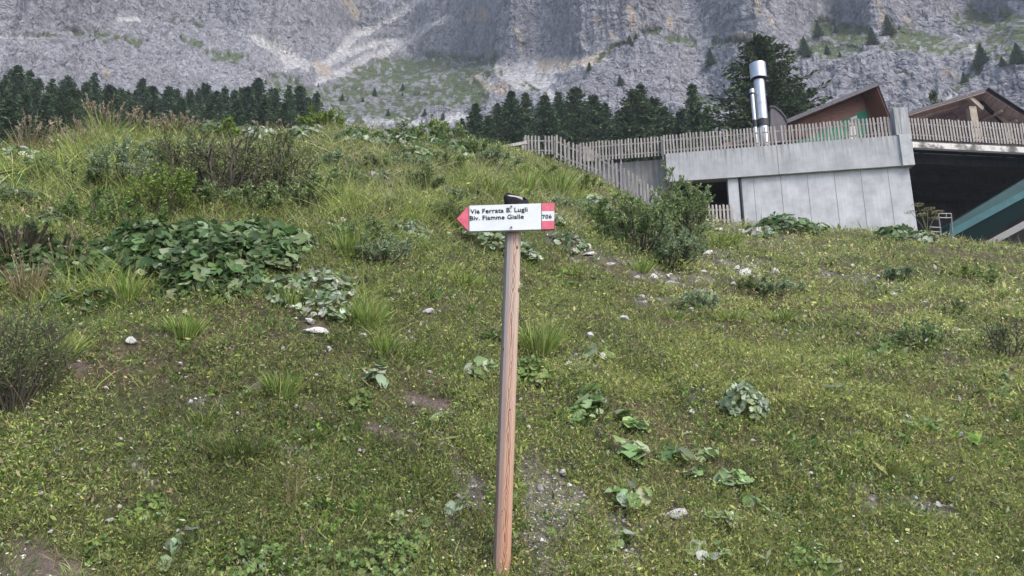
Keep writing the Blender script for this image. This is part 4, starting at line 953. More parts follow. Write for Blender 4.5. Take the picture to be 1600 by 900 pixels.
# left bank: willows, pine, butterbur
shrub(285, 312, 95, 120, 'twiggy', 'grey-brown willow, left one of the dark twiggy bushes on the bank', 30, 3400, bare=.3, twig=1.3)
shrub(350, 318, 110, 118, 'twiggy', 'dark twiggy willow, middle one of the bushes on the bank', 44, 3000, bare=.42, twig=1.7)
shrub(425, 322, 120, 105, 'twiggy', 'dark twiggy willow, right one of the bushes on the bank', 40, 4200, bare=.32, twig=1.3)
shrub(480, 330, 80, 60, 'willow', 'low willow with fresh leaves beside the twiggy bushes', 22, 2400)
shrub(320, 325, 70, 50, 'willow', 'low leafy willow under the middle twiggy bush', 20, 2400)
shrub(400, 330, 80, 46, 'willow', 'low leafy willow under the right twiggy bush', 20, 2400)
shrub(252, 345, 84, 98, 'bright', 'bright yellow-green willow in front of the twiggy bushes', 22, 2800)
shrub(357, 218, 22, 34, 'bright', 'young yellow-green sapling sticking up on the skyline', 6, 500)
shrub(200, 300, 90, 80, 'grey', 'greyish willow bush beside the bright willow', 26, 3000)
shrub(150, 348, 80, 55, 'fresh', 'light green low bush beside the mugo pine', 22, 2200)
shrub(215, 366, 120, 50, 'fresh', 'light green low bush above the butterbur patch', 26, 2600)
def mugo(px, py, wpx, hpx, label, n=16):
    r = np.random.RandomState(int(px)); p = G(px, py); W_, H_ = pxs(p, wpx), pxs(p, hpx)
    t = empty('mugo_pine', (p.x, p.y, p.z-.05), label, 'mugo pine', 'mugo pines on the bank'); tw, lv = VB(), VB(); s = np.linspace(0, 1, 6)
    a = r.uniform(0, 2*PI, n); q_ = np.sqrt(r.rand(n)); end = np.stack([np.cos(a)*q_*W_*.5, np.sin(a)*q_*W_*.4, H_*(1-.4*q_)*r.uniform(.6, 1.05, n)], -1)
    path = end[:, None]*s[None, :, None]; path[:, :, 2] = end[:, None, 2]*(s**1.4)[None]
    tubes(tw, path, np.tile(np.linspace(.03, .012, 6), (n, 1)), (.07, .05, .04), 5)
    i = np.repeat(np.arange(n), 420); f = r.uniform(.3, 1, len(i)); j = np.minimum((f*5).astype(int), 4); g = (f*5-j)[:, None]; P = path[i, j]*(1-g)+path[i, j+1]*g
    dd = nrm(path[i, 5]-path[i, 4]); D_ = dd*1.0+nrm(r.normal(size=P.shape))*.75; D_[:, 2] += .3
    leaves(lv, P, D_, pxs(p, 8)*r.uniform(.7, 1.2, len(i)), pxs(p, 1.0), pal(r, len(i), GREEN['pine']), r)
    link('needles', lv.mesh('needles', M_NEEDLE), t); link('branches', tw.mesh('branches', M_STEM), t)
mugo(38, 400, 110, 72, 'dark mugo pine sprawling on the bank, taller one', 26); mugo(100, 398, 70, 42, 'dark mugo pine sprawling on the bank, lower one', 16)
BB = [(330,428,150,62,120),(250,424,120,58,100),(410,420,110,52,90),(300,392,150,40,90),(390,392,120,40,80),(455,400,70,36,50),(180,420,110,36,70),(110,425,110,30,60),(45,418,90,28,45),(220,385,100,34,60),(290,452,90,28,50),(370,452,90,24,45)]
BL = ['largest butterbur mound at the front centre of the leafy patch','butterbur mound left of the largest one in the leafy patch','butterbur mound at the right shoulder of the leafy patch','butterbur at the back centre of the leafy patch','butterbur at the back right of the leafy patch','small butterbur at the far right tip of the leafy patch','loose butterbur in the left half of the leafy patch','sparse butterbur left of the loose one, under the light bush','sparse butterbur under the taller mugo pine','butterbur behind the loose one, under the light green bush','butterbur fringe at the front left foot of the leafy patch','butterbur fringe at the front right foot of the leafy patch']
for (a, b, c, d_, n), lb in zip(BB, BL): leafplant(a, b, c, d_, int(n*2.3), 9.4, 'butter', lb, 'butterbur in the big leafy patch', pale=.03)
leafplant(120, 482, 90, 22, 34, 10, 'butter', 'dull butterbur below the left end of the leafy patch', pale=.2)
leafplant(505, 462, 100, 36, 190, 6.4, 'silver', 'pale grey-green adenostyles clump at the foot of the leafy patch', name='adenostyles_clump', pale=.5)
leafplant(445, 474, 60, 36, 90, 6.6, 'silver', 'small pale adenostyles clump beside the butterbur patch', name='adenostyles_clump', pale=.5)
leafplant(510, 490, 90, 26, 110, 6.2, 'silver', 'lower row of pale adenostyles above the flat white slab', name='adenostyles_clump', pale=.6)
shrub(600, 412, 90, 48, 'grey', 'grey-green low shrub in mid slope left of the signpost', 24, 2400, leaf=None)
shrub(560, 380, 70, 40, 'willow', 'low green shrub behind the grey-green one', 18, 1600)
shrub(690, 345, 50, 34, 'twiggy', 'dark low shrub uphill of the red arrow tip', 16, 1400)
leafplant(765, 388, 90, 42, 160, 5.6, 'silver', 'mixed grey-green leafy clump right behind the sign board', name='adenostyles_clump', pale=.35)
leafplant(815, 410, 60, 34, 90, 6, 'silver', 'pale leafy clump to the right of the post under the board', name='adenostyles_clump', pale=.35)
shrub(22, 642, 110, 190, 'twiggy', 'dark bare-twigged shrub at the left edge of the slope', 34, 3600, bare=.4, twig=.6)
# crest vegetation
CLB = ['green leafy clump on the crest before the grey meadow boulder', 'green leafy clump on the crest at the foot of the grove', 'green leafy clump on the crest right of the yellow-green growth', 'greyish clump on the crest under the last spruces', 'greyish clump on the crest beside the bright limestone block', 'leafy clump on the crest under the straw seed heads',
 'leafy clump on the crest at the foot of the tallest feathery grass', 'greyish clump low on the crest under the first spruces', 'greyish clump at the far left end of the crest', 'leafy clump just below the slender crest willow', 'leafy clump on the crest at the sapling']
for k, (a, b, c, d_, n) in enumerate([(620,228,90,22,90),(700,236,80,18,70),(560,224,80,22,80),(480,214,70,16,60),(400,214,70,14,60),(270,206,80,16,60),(215,208,60,16,50),(100,228,80,16,60),(20,255,80,26,70),(640,250,70,16,60),(330,206,60,14,50)]):
    leafplant(a, b, c, d_, int(n*1.3), 5.5, 'silver' if k in (3, 4, 8, 7) else 'butter', CLB[k], 'leafy clumps along the crest', 'leafy_clump', pale=.3)
shrub(505, 205, 60, 34, 'bright', 'yellow-green bushy growth on the crest at the end of the spruce row', 20, 1400)
shrub(672, 212, 44, 34, 'bright', 'slender yellow-green willow on the crest beside the grove', 14, 800)
shrub(640, 216, 50, 24, 'willow', 'low willow on the crest left of the slender one', 14, 1000)
shrub(700, 226, 60, 30, 'willow', 'low willow on the crest at the foot of the grove', 16, 1200)
shrub(750, 245, 70, 24, 'willow', 'low willow on the crest near the log rail', 16, 1200)
shrub(780, 262, 70, 26, 'grey', 'grey-green low willow below the log rail', 16, 1400)
for a, b, c, d_, kd, lb, n in ((130,300,80,60,'twiggy','loose twiggy bush left of the greyish willow',1500),(60,285,70,46,'willow','low green bush in the tall grass at the left, under the first spruces',1300),(30,320,60,30,'grey','greyish low bush at the left edge above the pine',900),(180,250,80,34,'grey','grey-green bush below the tallest feathery grass',1300),(240,262,60,40,'twiggy','dark bush between greyish willow and skyline stalks',1100),(540,300,60,40,'willow','green bush right of the twiggy bushes',1300),(575,268,50,26,'twiggy','dark low bush high between crest and twiggy bushes',900),(520,262,60,26,'grey','greyish bush just under the crest growth',900),(612,330,40,24,'twiggy','small dark bush in the straw grass',700),(660,300,44,44,'twiggy','dark upright bush in mid bank above the red arrow tip',900),(720,320,50,24,'grey','greyish low bush above the board, left part',800),(700,262,60,22,'willow','low green bush under the crest willows',900),(640,262,50,20,'grey','grey low bush under the crest, among pale leaves',800),(840,280,60,20,'willow','low green bush under the level picket run',900),(880,330,50,24,'grey','grey low bush right above the number plate',900),(930,345,50,28,'willow','green bush on the bank left of the willow group',1100),(920,300,50,20,'fresh','light low bush below the stepped fence top',900),(60,520,60,30,'willow','low bush in the left turf above the edge shrub',800),(730,360,50,20,'willow','low bush behind the red arrow tip',700)):
    shrub(a, b, c, d_, kd, lb, 14, n)
for a, b, c, d_, n, kd, lb in ((585,285,40,14,40,'silver','pale leaf clump in the rubble streak of the upper bank'),(665,245,50,14,50,'silver','pale leaf clump on the stony streak under the crest'),(930,320,50,16,50,'silver','pale leaf clump on the bank under the stepped fence'),(860,300,50,14,40,'silver','pale leaf clump under the level picket run'),(955,340,50,16,50,'silver','pale leaf clump left of the willow group'),(870,350,40,14,36,'silver','pale leaf clump right of the board, uphill'),(20,290,50,18,40,'butter','dark leaf clump in the tall grass at the left edge'),(90,345,60,18,46,'butter','dark leaf clump uphill of the mugo pines'),(640,370,70,18,50,'silver','pale leaf clump beside the grey-green shrub'),(890,385,60,12,40,'silver','pale leaf clump right of the number plate'),(1100,470,50,14,40,'silver','pale leaf clump downhill of the willow group')):
    leafplant(a, b, c, d_, int(n*1.4), 6, kd, lb, 'leaf clumps on the upper bank', 'leafy_clump', pale=.3)
# right side shrubs
shrub(1068, 400, 66, 128, 'willow', 'tallest willow bush below the terrace, with one raised shoot', 30, 5200, twig=1.1)
shrub(1050, 352, 44, 60, 'willow', 'leafy willow rising behind the tallest one', 14, 1600)
shrub(1000, 396, 110, 98, 'willow', 'broad willow bush left of the tallest one', 32, 5600)
shrub(960, 370, 66, 56, 'fresh', 'light green willow at the left end of the bushes', 18, 2200)
shrub(1042, 418, 90, 60, 'grey', 'low grey-green willow at the front of the bushes', 24, 3000)
shrub(1088, 398, 34, 30, 'willow', 'small willow at the right skirt of the bushes', 12, 1000)
shrub(985, 300, 40, 30, 'bright', 'small bright bush at the foot of the stepped fence', 12, 800)
shrub(1012, 318, 46, 36, 'fresh', 'small light bush below the stepped fence end', 12, 1000)
leafplant(1228, 362, 84, 28, 110, 6, 'butter', 'dark green leafy mound against the concrete wall', 'leafy mounds by the wall', 'leafy_clump', pale=.08)
leafplant(1190, 374, 50, 22, 60, 5.5, 'silver', 'grey leafy mound left of the dark one by the wall', 'leafy mounds by the wall', 'leafy_clump', pale=.3)
leafplant(1275, 364, 44, 16, 40, 5, 'fresh', 'low light mound right of the dark one by the wall', 'leafy mounds by the wall', 'leafy_clump', pale=.1)
leafplant(1405, 378, 60, 24, 80, 6, 'butter', 'green leafy mound at the corner of the concrete wall', 'leafy mounds by the wall', 'leafy_clump', pale=.1)
leafplant(1442, 382, 44, 20, 50, 6, 'silver', 'paler leafy mound at the garage mouth', 'leafy mounds by the wall', 'leafy_clump', pale=.3)
shrub(1090, 482, 70, 26, 'grey', 'low grey-green shrub downhill of the tallest willow', 16, 1200)
shrub(1180, 452, 46, 22, 'twiggy', 'small dark shrub among the stones, left of a grey one', 12, 900)
shrub(1216, 458, 64, 24, 'grey', 'small grey shrub among the stones', 16, 1400)
shrub(1438, 545, 90, 44, 'willow', 'low willow in the open slope under the garage', 22, 1800)
shrub(1480, 500, 60, 34, 'twiggy', 'sparse thin shrub uphill of the low willow', 14, 700, bare=.4)
shrub(1410, 436, 60, 16, 'grey', 'flat grey-green shrub high on the open slope', 14, 900)
shrub(1575, 560, 70, 70, 'twiggy', 'thin twiggy shrub at the right edge of the slope', 18, 700, bare=.5, twig=.8)
shrub(1500, 432, 50, 14, 'bright', 'flat bright green patch bush near the fern', 14, 900)
leafplant(1166, 655, 74, 50, 170, 5.6, 'silver', 'silver-leaved plant standing alone in the right slope', name='silver_plant', flat_=.35, pale=.8)
leafplant(285, 884, 64, 50, 8, 11, 'silver', 'tall pale plant with broad whitish leaves near the bottom', name='pale_broadleaf_plant', flat_=.3, pale=.7, mound=False)
BP = [(922,640,50,22,10),(907,662,32,14,6),(987,672,44,22,8),(985,722,40,26,8),(1005,726,30,16,5),(1052,722,44,18,7),(1100,722,28,16,4),(1145,762,48,22,9),(987,798,56,34,12),(1125,828,50,20,8),(1178,795,24,14,3),(1027,834,24,12,3),(1107,882,60,24,10),(922,888,28,20,4),(965,856,56,20,6),(935,562,34,12,6),(1090,750,30,14,4),(698,664,34,16,4),(770,536,26,12,3),(768,582,32,14,4),(738,590,26,12,3),(440,656,20,14,2),(592,598,40,18,6),(622,822,20,14,3),(665,826,18,14,2),(1310,620,30,10,4),(1455,672,36,12,5),(1560,600,46,14,6),(1540,590,30,14,4),(1270,864,24,12,3),(1308,890,30,12,3),(1420,668,20,10,3),(1180,668,26,12,3),(712,800,26,12,3)]
BPL = ['three-tiered','small low','spreading mid-slope','pair-leaved','half-hidden','pale drooping','thin','bent-leaved','largest','wide low','tiny','single-leaved','bottom edge','upright','gravel-edge','shadowy','loose','left-of-post','just left of post','low left-of-post','flat','lone-leaved','dark-leaved','small round-leaved','tiny round-leaved','flat distant','pale flat','right edge','pair right','two-leaved corner','corner','faint','low pale','gravel-side']
BWHERE = ['right of the post at knee height','under the three-tiered one','left of the pale drooping one','above the largest one','beside the pair-leaved one','in the open turf','right of the pale drooping one','on the right lower slope','above the white boulder','right of the white boulder','right of the wide low one','left of the white boulder','on the right of centre','close to the post foot','between post foot and boulder','uphill beside a grey stone','between the thin and bent-leaved ones','in the short turf','at mid height of the post','at mid height of the post','next to the low one','in the dark turf on the left','below the pale adenostyles','near a gravel spot','beside the small round-leaved one','on the open right slope','near the pale stone pair','under the twiggy edge shrub','beside the right edge one','at the bottom right','at the bottom right edge','left of the pale flat one','under the silver-leaved plant','left of the gravel patch']
for (a, b, c, d_, n), l1, l2 in zip(BP, BPL, BWHERE):
    leafplant(a, b, c, d_, int(n*1.5)+1, 12 if c > 25 else 9.5, 'colts', f'{l1} coltsfoot-like plant {l2}', 'broad-leaved plants dotted over the turf', 'coltsfoot_plant', flat_=1.1, pale=.15, mound=False)
# fresh green herb patches near the bottom
HP = [(370,886,120,24,150),(300,898,80,20,80),(590,880,120,26,150),(500,890,90,22,100),(640,862,70,20,70),(830,600,70,40,110),(560,640,40,26,40),(420,880,50,22,50),(1250,880,90,18,80),(1380,560,60,20,50),(230,800,60,16,40),(160,870,60,22,40)]
HL = ['at the bottom between the pale plant and the dry stalks','in front of the pale broadleaf plant','at the bottom left of the post','at the bottom, left of the one by the post','left of the gravel at the post foot','tall, right of the post at mid height','in the turf left of the post','beside the bottom left herbs','at the bottom right','uphill on the right slope','in the dark left turf','at the edge of the bare earth']
for (a, b, c, d_, n), lb in zip(HP, HL): leafplant(a, b, c, d_, n, 5.5, 'fresh', f'fresh green herb cushion {lb}', 'fresh green herb cushions', 'herb_cushion', pale=.03)
# fern and umbellifer
def umbel(px, py, hpx, label):
    r = np.random.RandomState(4); p = G(px, py); H_ = pxs(p, hpx); t = empty('umbellifer', (p.x, p.y, p.z), label, 'plant'); st, hd = VB(), VB()
    ends = np.array([(-.16, .98), (.12, .88), (.30, .78), (-.34, .80), (.22, .62), (-.1, .7)])*H_; s = np.linspace(0, 1, 5)
    E = np.stack([ends[:, 0], r.normal(size=6)*.05, ends[:, 1]], -1); path = E[:, None]*np.stack([s**1.8, s, s], -1)[None]
    tubes(st, path, np.tile(np.linspace(.014, .007, 5), (6, 1)), (.13, .15, .06), 4); link('stems', st.mesh('stems', M_STEM), t)
    i = np.repeat(np.arange(6), 130); a = r.uniform(0, 2*PI, len(i)); q_ = np.sqrt(r.rand(len(i)))*H_*.16; P = E[i]+np.stack([np.cos(a)*q_, np.sin(a)*q_, .02+r.normal(size=len(i))*.012-q_*.15], -1)
    flatleaves(hd, P, np.tile([0, -.3, 1.], (len(i), 1))+r.normal(size=P.shape)*.4, .035, .03, pal(r, len(i), [(.34, .32, .17), (.26, .27, .12), (.42, .38, .24)]), r); link('flower_heads', hd.mesh('flower_heads', M_LEAF), t)
umbel(1451, 378, 62, 'yellowish umbel flower standing in front of the garage corner')
def fern(px, py, wpx, label):
    r = np.random.RandomState(6); p = G(px, py); W_ = pxs(p, wpx); t = empty('fern', (p.x, p.y, p.z), label, 'fern'); vb = VB(); st = VB()
    for k in range(9):
        a = 2*PI*k/9; s = np.linspace(.1, 1, 16); path = np.stack([np.cos(a)*s*W_*.5, np.sin(a)*s*W_*.4, W_*(.55*s-.42*s*s)], -1)
        tubes(st, path[None, ::3], np.full((1, 6), .006), (.12, .15, .05), 3)
        side = np.array([-math.sin(a), math.cos(a), .1]); n = len(s)
        for sg in (-1, 1): leaves(vb, path, side*sg+np.array([math.cos(a), math.sin(a), 0])*.4, W_*.16*(1.1-s), W_*.04, pal(r, n, GREEN['bright']), r)
    link('fronds', vb.mesh('fronds', M_LEAF), t); link('stalks', st.mesh('stalks', M_STEM), t)
fern(1558, 470, 56, 'bright green fern on the right slope, a tall shoot above it')
shrub(1552, 462, 16, 62, 'fresh', 'tall thin green shoot rising beside the fern', 3, 150, name='herb_shoot', cat='plant')
# grass tufts
TU = [(842,556,74,60,'grass','large bright tuft right behind the post at mid height',170),(290,528,60,42,'grass','bright tuft below the leafy patch',110),(85,562,90,58,'grass','wide bright tuft near the left edge shrub',150),(602,556,56,42,'grass','upright tuft above the left turf, beside a white stone',100),
 (440,622,60,50,'grass','upright tuft in the dark left turf',110),(570,506,70,44,'grass','bright tuft right of the pale adenostyles',130),(455,480,50,40,'grass','yellow-green tuft among the pale adenostyles',90),(370,718,120,46,'darkgrass','dark wide sedge cushion in the left turf',200),(722,448,70,30,'grass','low bright tuft left of the post below the board',110),
 (545,400,60,50,'grass','tall tuft beside the grey-green low shrub',110),(1120,388,90,26,'grass','bright low tuft right of the willow bushes',150),(1215,536,10,8,'grass','tiny tuft on the right slope',30),(1330,574,34,30,'grass','small bright tuft on the right slope',70),(820,300,50,34,'grass','bright tuft just above the number plate, left one',90),(872,306,60,44,'grass','bright tuft right of the board, uphill',100),
 (770,300,50,30,'grass','bright tuft just above the black cap',80),(1000,425,50,24,'grass','low tuft below the broad willow',70),(900,430,50,20,'grass','low bright tuft right of the number plate',70),(1140,500,70,20,'grass','flat yellow-green tuft on the bright turf strip',90),(1220,500,80,22,'grass','flat yellow-green tuft further along the bright strip',100),
 (215,866,50,40,'darkgrass','dark green tuft left of the tall pale plant',110),(1050,500,50,22,'grass','flat tuft downhill of the willows',60),(660,560,30,24,'grass','thin tuft left of the post',50),(490,690,36,26,'darkgrass','dull tuft under the dark earth strip',60),(740,640,30,24,'darkgrass','dull tuft left of the post at knee height',50),
 (330,440,70,40,'grass','light tuft poking from the butterbur front',70),(200,470,60,56,'grass','pale tall tuft left in front of the butterbur',80),(40,470,60,70,'straw','dry pale tuft at the left edge below the pine',70),(930,600,40,24,'darkgrass','dull tuft above the three-tiered plant',50),(1180,760,40,20,'darkgrass','dull tuft on the lower right slope',50),(1420,830,40,26,'darkgrass','dull tuft near the pair of white stones',60)]
for a, b, c, d_, kd, lb, n in TU: tuft(a, b, c, d_*1.1, kd, lb, int(n*2.2))
for a, b, c, d_, sd_, lb in ((168,214,70,46,26,'tallest feathery grass clump on the skyline with straw seed heads'),(275,212,60,26,22,'straw seed-head clump on the skyline beside the tallest one'),(245,214,40,20,12,'short straw clump between the two skyline clumps'),(45,240,60,50,16,'thin straw stalks on the skyline near its left end'),(100,232,60,34,14,'sparse straw stalks on the skyline left of the tallest clump'),(310,206,60,16,12,'short straw stalks on the skyline above the twiggy bush'),(420,208,80,14,10,'sparse stalks on the crest above the right twiggy bush'),(120,234,40,44,10,'thin dark stalks left of the tallest feathery clump'),(215,212,40,30,12,'thin stalks right behind the tallest feathery clump')):
    tuft(a, b, c, d_, 'straw' if a not in (168,) else 'grass', lb, 70, 'straw-coloured grass clumps on the skyline', 'tall_grass_clump', seeds=sd_, cat='grass clump')
for a, b, c, d_, lb in ((100,430,60,56,'pinkish dock seed stalks left of the butterbur'),(50,452,50,44,'pinkish seed stalks at the left edge below the pine'),(20,410,40,44,'dull seed stalks beside the mugo pine')):
    tuft(a, b, c, d_, 'straw', lb, 20, 'dry dock stalks', 'dry_stalks', seeds=9, cat='dry stalks')
tuft(258+0, 650+0, 26, 20, 'rust', 'rusty brown dry tuft in the turf', 40, None, 'dry_tuft')
tuft(930, 776, 22, 22, 'rust', 'rusty little dry plant right of the post foot', 40, None, 'dry_tuft'); tuft(357, 612, 44, 20, 'rust', 'reddish-brown dry cushion in the left turf', 60, None, 'dry_tuft'); tuft(730, 650, 2, 2, 'rust', 'tiny brown tuft by the post', 8, None, 'dry_tuft')
tuft(455, 800, 30, 90, 'straw', 'tall brown seed stalk at the lower left', 10, None, 'dry_stalks', seeds=4, spread=.2, cat='dry stalks')

# ---- stones
M_STONE = noise_mat('white_limestone', (.48, .475, .465), (.70, .69, .68), nscale=14, rough=.95, bump=.7, dist=.02, c3=(.34, .33, .32), ns3=6)
import bmesh
def stone_mesh(seed, flat_=.6):
    bm = bmesh.new(); bmesh.ops.create_icosphere(bm, subdivisions=2, radius=1); r = np.random.RandomState(seed)
    P = np.array([v.co[:] for v in bm.verts])
    for _ in range(12):
        n = nrm(r.normal(size=(1, 3)))[0]; dd = r.uniform(.35, .75); t_ = np.maximum(P@n-dd, 0); P -= t_[:, None]*n
    P += .06*np.stack([vnoise(P*2.2+i*9, seed) for i in range(3)], -1); P *= [1, .8, flat_]
    for v, c in zip(bm.verts, P): v.co = c
    me = bpy.data.meshes.new('stone'); bm.to_mesh(me); bm.free(); me.materials.append(M_STONE); return me
SPOTS = []
STM = [stone_mesh(i, .5+.08*(i % 4)) for i in range(8)]
ST = [(492,522,50,'flat white slab beside a smaller stone below the adenostyles',.28),(485,507,22,'small white stone sitting just above the flat slab',.6),(668,491,22,'white stone uphill, left of the post',.5),(623,460,14,'small white stone high in the turf left of the post',.5),(205,540,22,'bright white stone alone in the left turf',.6),(568,533,22,'greyish white stone right of the flat slab',.5),(975,501,24,'pale stone right of the big bright tuft, upper one',.5),(923,530,20,'pale stone right of the big bright tuft, lower one',.5),(890,575,24,'grey stone beside the shadowy plant',.5),(672,588,13,'small white stone left of the post at mid height',.6),(1056,812,40,'largest white boulder on the lower right slope',.55),(1440,802,13,'white stone of a pair in the lower right, left one',1.0),(1468,795,13,'white stone of a pair in the lower right, right one',.7),(1500,686,20,'rough grey-white stone at the right, above the pair',.6),(880,747,17,'rounded stone right of the post foot',.7),(870,742,10,'pebble-sized stone touching the rounded one',.8),(1081,648,13,'white stone in the turf left of the silver-leaved plant',.7),(957,416,30,'flat white slab uphill right of the board',.3),(920,400,24,'weathered slab behind the flat one uphill',.35),(994,438,16,'white stone below the broad willow, left one',.6),(1023,436,16,'white stone below the broad willow, middle one',.7),(1049,447,18,'white stone below the broad willow, right one',.5),(1146,448,13,'small round white stone right of the willows',.6),(1165,430,34,'flat slab among the stones near the small grey shrub',.3),(1213,428,16,'upright white stone beside the small grey shrub',1.1),(1177,420,18,'white stone above the flat slab near the shrub',.6),(1151,422,13,'white stone left of the slab near the shrub',.8),(1331,418,14,'white stone on the upper right slope',.6),(1398,463,15,'white stone below the flat grey-green shrub',.6),(1446,477,12,'small stone under the thin shrub',.6),(1495,519,20,'flat pale stone right of the thin shrub',.4),(1418,550,24,'grey flat stone under the low willow',.35),(1418,657,22,'dark-edged flat stone in the right turf',.3),(1591,487,26,'grey stone near the right edge',.4),(1106,398,20,'pale stone at the right skirt of the willows',.5),(1122,362,22,'pale slab below the small fence',.4),(1162,364,20,'pale slab between small fence and grey mound',.4),(395,217,34,'bright limestone block on the skyline behind the twiggy bushes',.5),(342,228,16,'small limestone block behind the middle twiggy bush',.6),(450,228,14,'small limestone block at the crest right of the bright one',.6),(536,349,18,'grey stone above the low green shrub',.6),(636,358,16,'grey stone above the grey-green shrub',.5),(170,822,16,'grey stone near the bare earth',.5),(62,778,12,'small whitish stone above the bare earth',.7),(1255,398,14,'flat stone at the top of the right slope',.4),(630,204,34,'white rock on the crest beside the slender willow',.55)]
rr = random.Random(9)
for i, (a, b, w_, lb, fl) in enumerate(ST):
    p = G(a, b); s = pxs(p, w_)/2*1.08; o = link('stone', STM[i % 8], None, label=lb, category='stone', group='pale stones lying in the turf')
    SPOTS.append((p.x, p.y, s*.8)); o.location = (p.x, p.y, p.z+s*fl*.30+.018); o.scale = (s, s*.9, s*fl/ (.5+.08*((i % 8) % 4))); o.rotation_euler = (.35+rr.gauss(0, .12), rr.gauss(0, .12), rr.uniform(-.5, .5))
SMALL = []
r2 = np.random.RandomState(77)
for _ in range(230):
    if r2.rand() < .55:
        g_ = GRAVEL[r2.randint(len(GRAVEL))]; k = r2.randint(len(g_[0])); x, y = g_[0][k]; x += r2.normal()*g_[1]*.8; y += r2.normal()*g_[1]*.45
    else: x, y = r2.uniform(30, 1570), r2.uniform(420, 880)
    SMALL.append((x, y, r2.uniform(5.5, 12)))
def zl(a, b):
    if b > 720 and 650 < a < 900: return 'small pale stone in the gravel round the post foot', 'small stones round the post foot'
    if b < 300: return 'small pale stone in the rubble near the crest', 'small stones near the crest'
    if b < 480 and a > 820: return 'small pale stone in the stony streaks below the terrace', 'small stones below the terrace'
    if a < 790: return 'small pale stone in the turf on the left of the signpost', 'small stones left of the signpost'
    return 'small pale stone in the turf on the lower right slope', 'small stones on the right slope'
for i, (a, b, w_) in enumerate(SMALL):
    if b > 905 or (b < 400 and a < 700): continue
    p = G(a, b); s = pxs(p, w_)/2; o = link('small_stone', STM[i % 8], None, label=zl(a, b)[0], category='stone', group=zl(a, b)[1])
    SPOTS.append((p.x, p.y, s*.9)); o.location = (p.x, p.y, p.z+s*.45+.022); o.scale = (s, s*.9, s); o.rotation_euler = (.35, rr.gauss(0, .2), rr.uniform(0, 6))

# ------------------------------------------------------------------ ground cover, nobody could count it
TALLY = [([(-40,290),(90,285),(180,275)],34),([(110,240),(170,235)],14),([(580,345),(640,335),(700,345)],22),([(500,300),(560,330)],20),([(200,440),(60,480)],20),([(560,470),(600,540)],12),([(820,290),(900,310)],20),([(700,300),(760,290)],12),([(300,235),(230,235)],14)]
STRAW = [([(520,235),(600,270),(640,310)],26),([(740,262),(800,285)],18),([(860,330),(900,360)],16),([(1430,372),(1600,384)],9),([(1150,352),(1300,362)],7),([(560,300),(620,330)],18),([(450,760),(460,800)],14),([(1250,400),(1350,430)],16),([(0,560),(40,610)],20)]
BRIGHT = [([(1060,452),(1160,470),(1270,500)],22),([(870,440),(960,470)],18),([(640,420),(740,440)],20),([(820,560),(840,600)],16),([(960,600),(1100,560)],30),([(1300,700),(1580,640)],60),([(1100,560),(1300,620)],50)]
DARKZ = [([(0,620),(300,640)],60),([(100,720),(420,700)],50),([(430,660),(640,700)],40),([(150,560),(300,600)],30)]
def scatter(n, seed, dmin=3.75, azr=.80):
    r = np.random.RandomState(seed); az = r.uniform(-azr, azr, n); dc = np.interp(az, _az, _dc)+1.2; u = r.rand(n)
    d = 1/(1/dmin-u*(1/dmin-1/dc)); X = d*np.sin(az); Y = d*np.cos(az); Z = zrel(X, Y); px, py = project(X, Y, Z)
    return r, X, Y, Z+EYE, d, px, py
def keepout(X, Y, px):   # nothing grows inside the building
    rel = (X-A0.x)*PW.n.x+(Y-A0.y)*PW.n.y
    ok = ~((rel < .15) & (X > 6.2))
    for sx, sy, sr in SPOTS: ok &= ((X-sx)**2+((Y-sy)*.8+.0)**2 > sr*sr) & ~((np.abs(X-sx) < sr*.8) & (Y < sy) & (Y > sy-sr-.035))
    return ok
def zones(px, py, X, Y):
    j = fbm(np.stack([X, Y, 0*X], -1)/.9, 3, seed=71)*.7
    return (seg_mask(px, py, TALLY, j), seg_mask(px, py, STRAW, j), seg_mask(px, py, BRIGHT, j), seg_mask(px, py, DARKZ, j))
UP = np.array([0, -.38, .92])
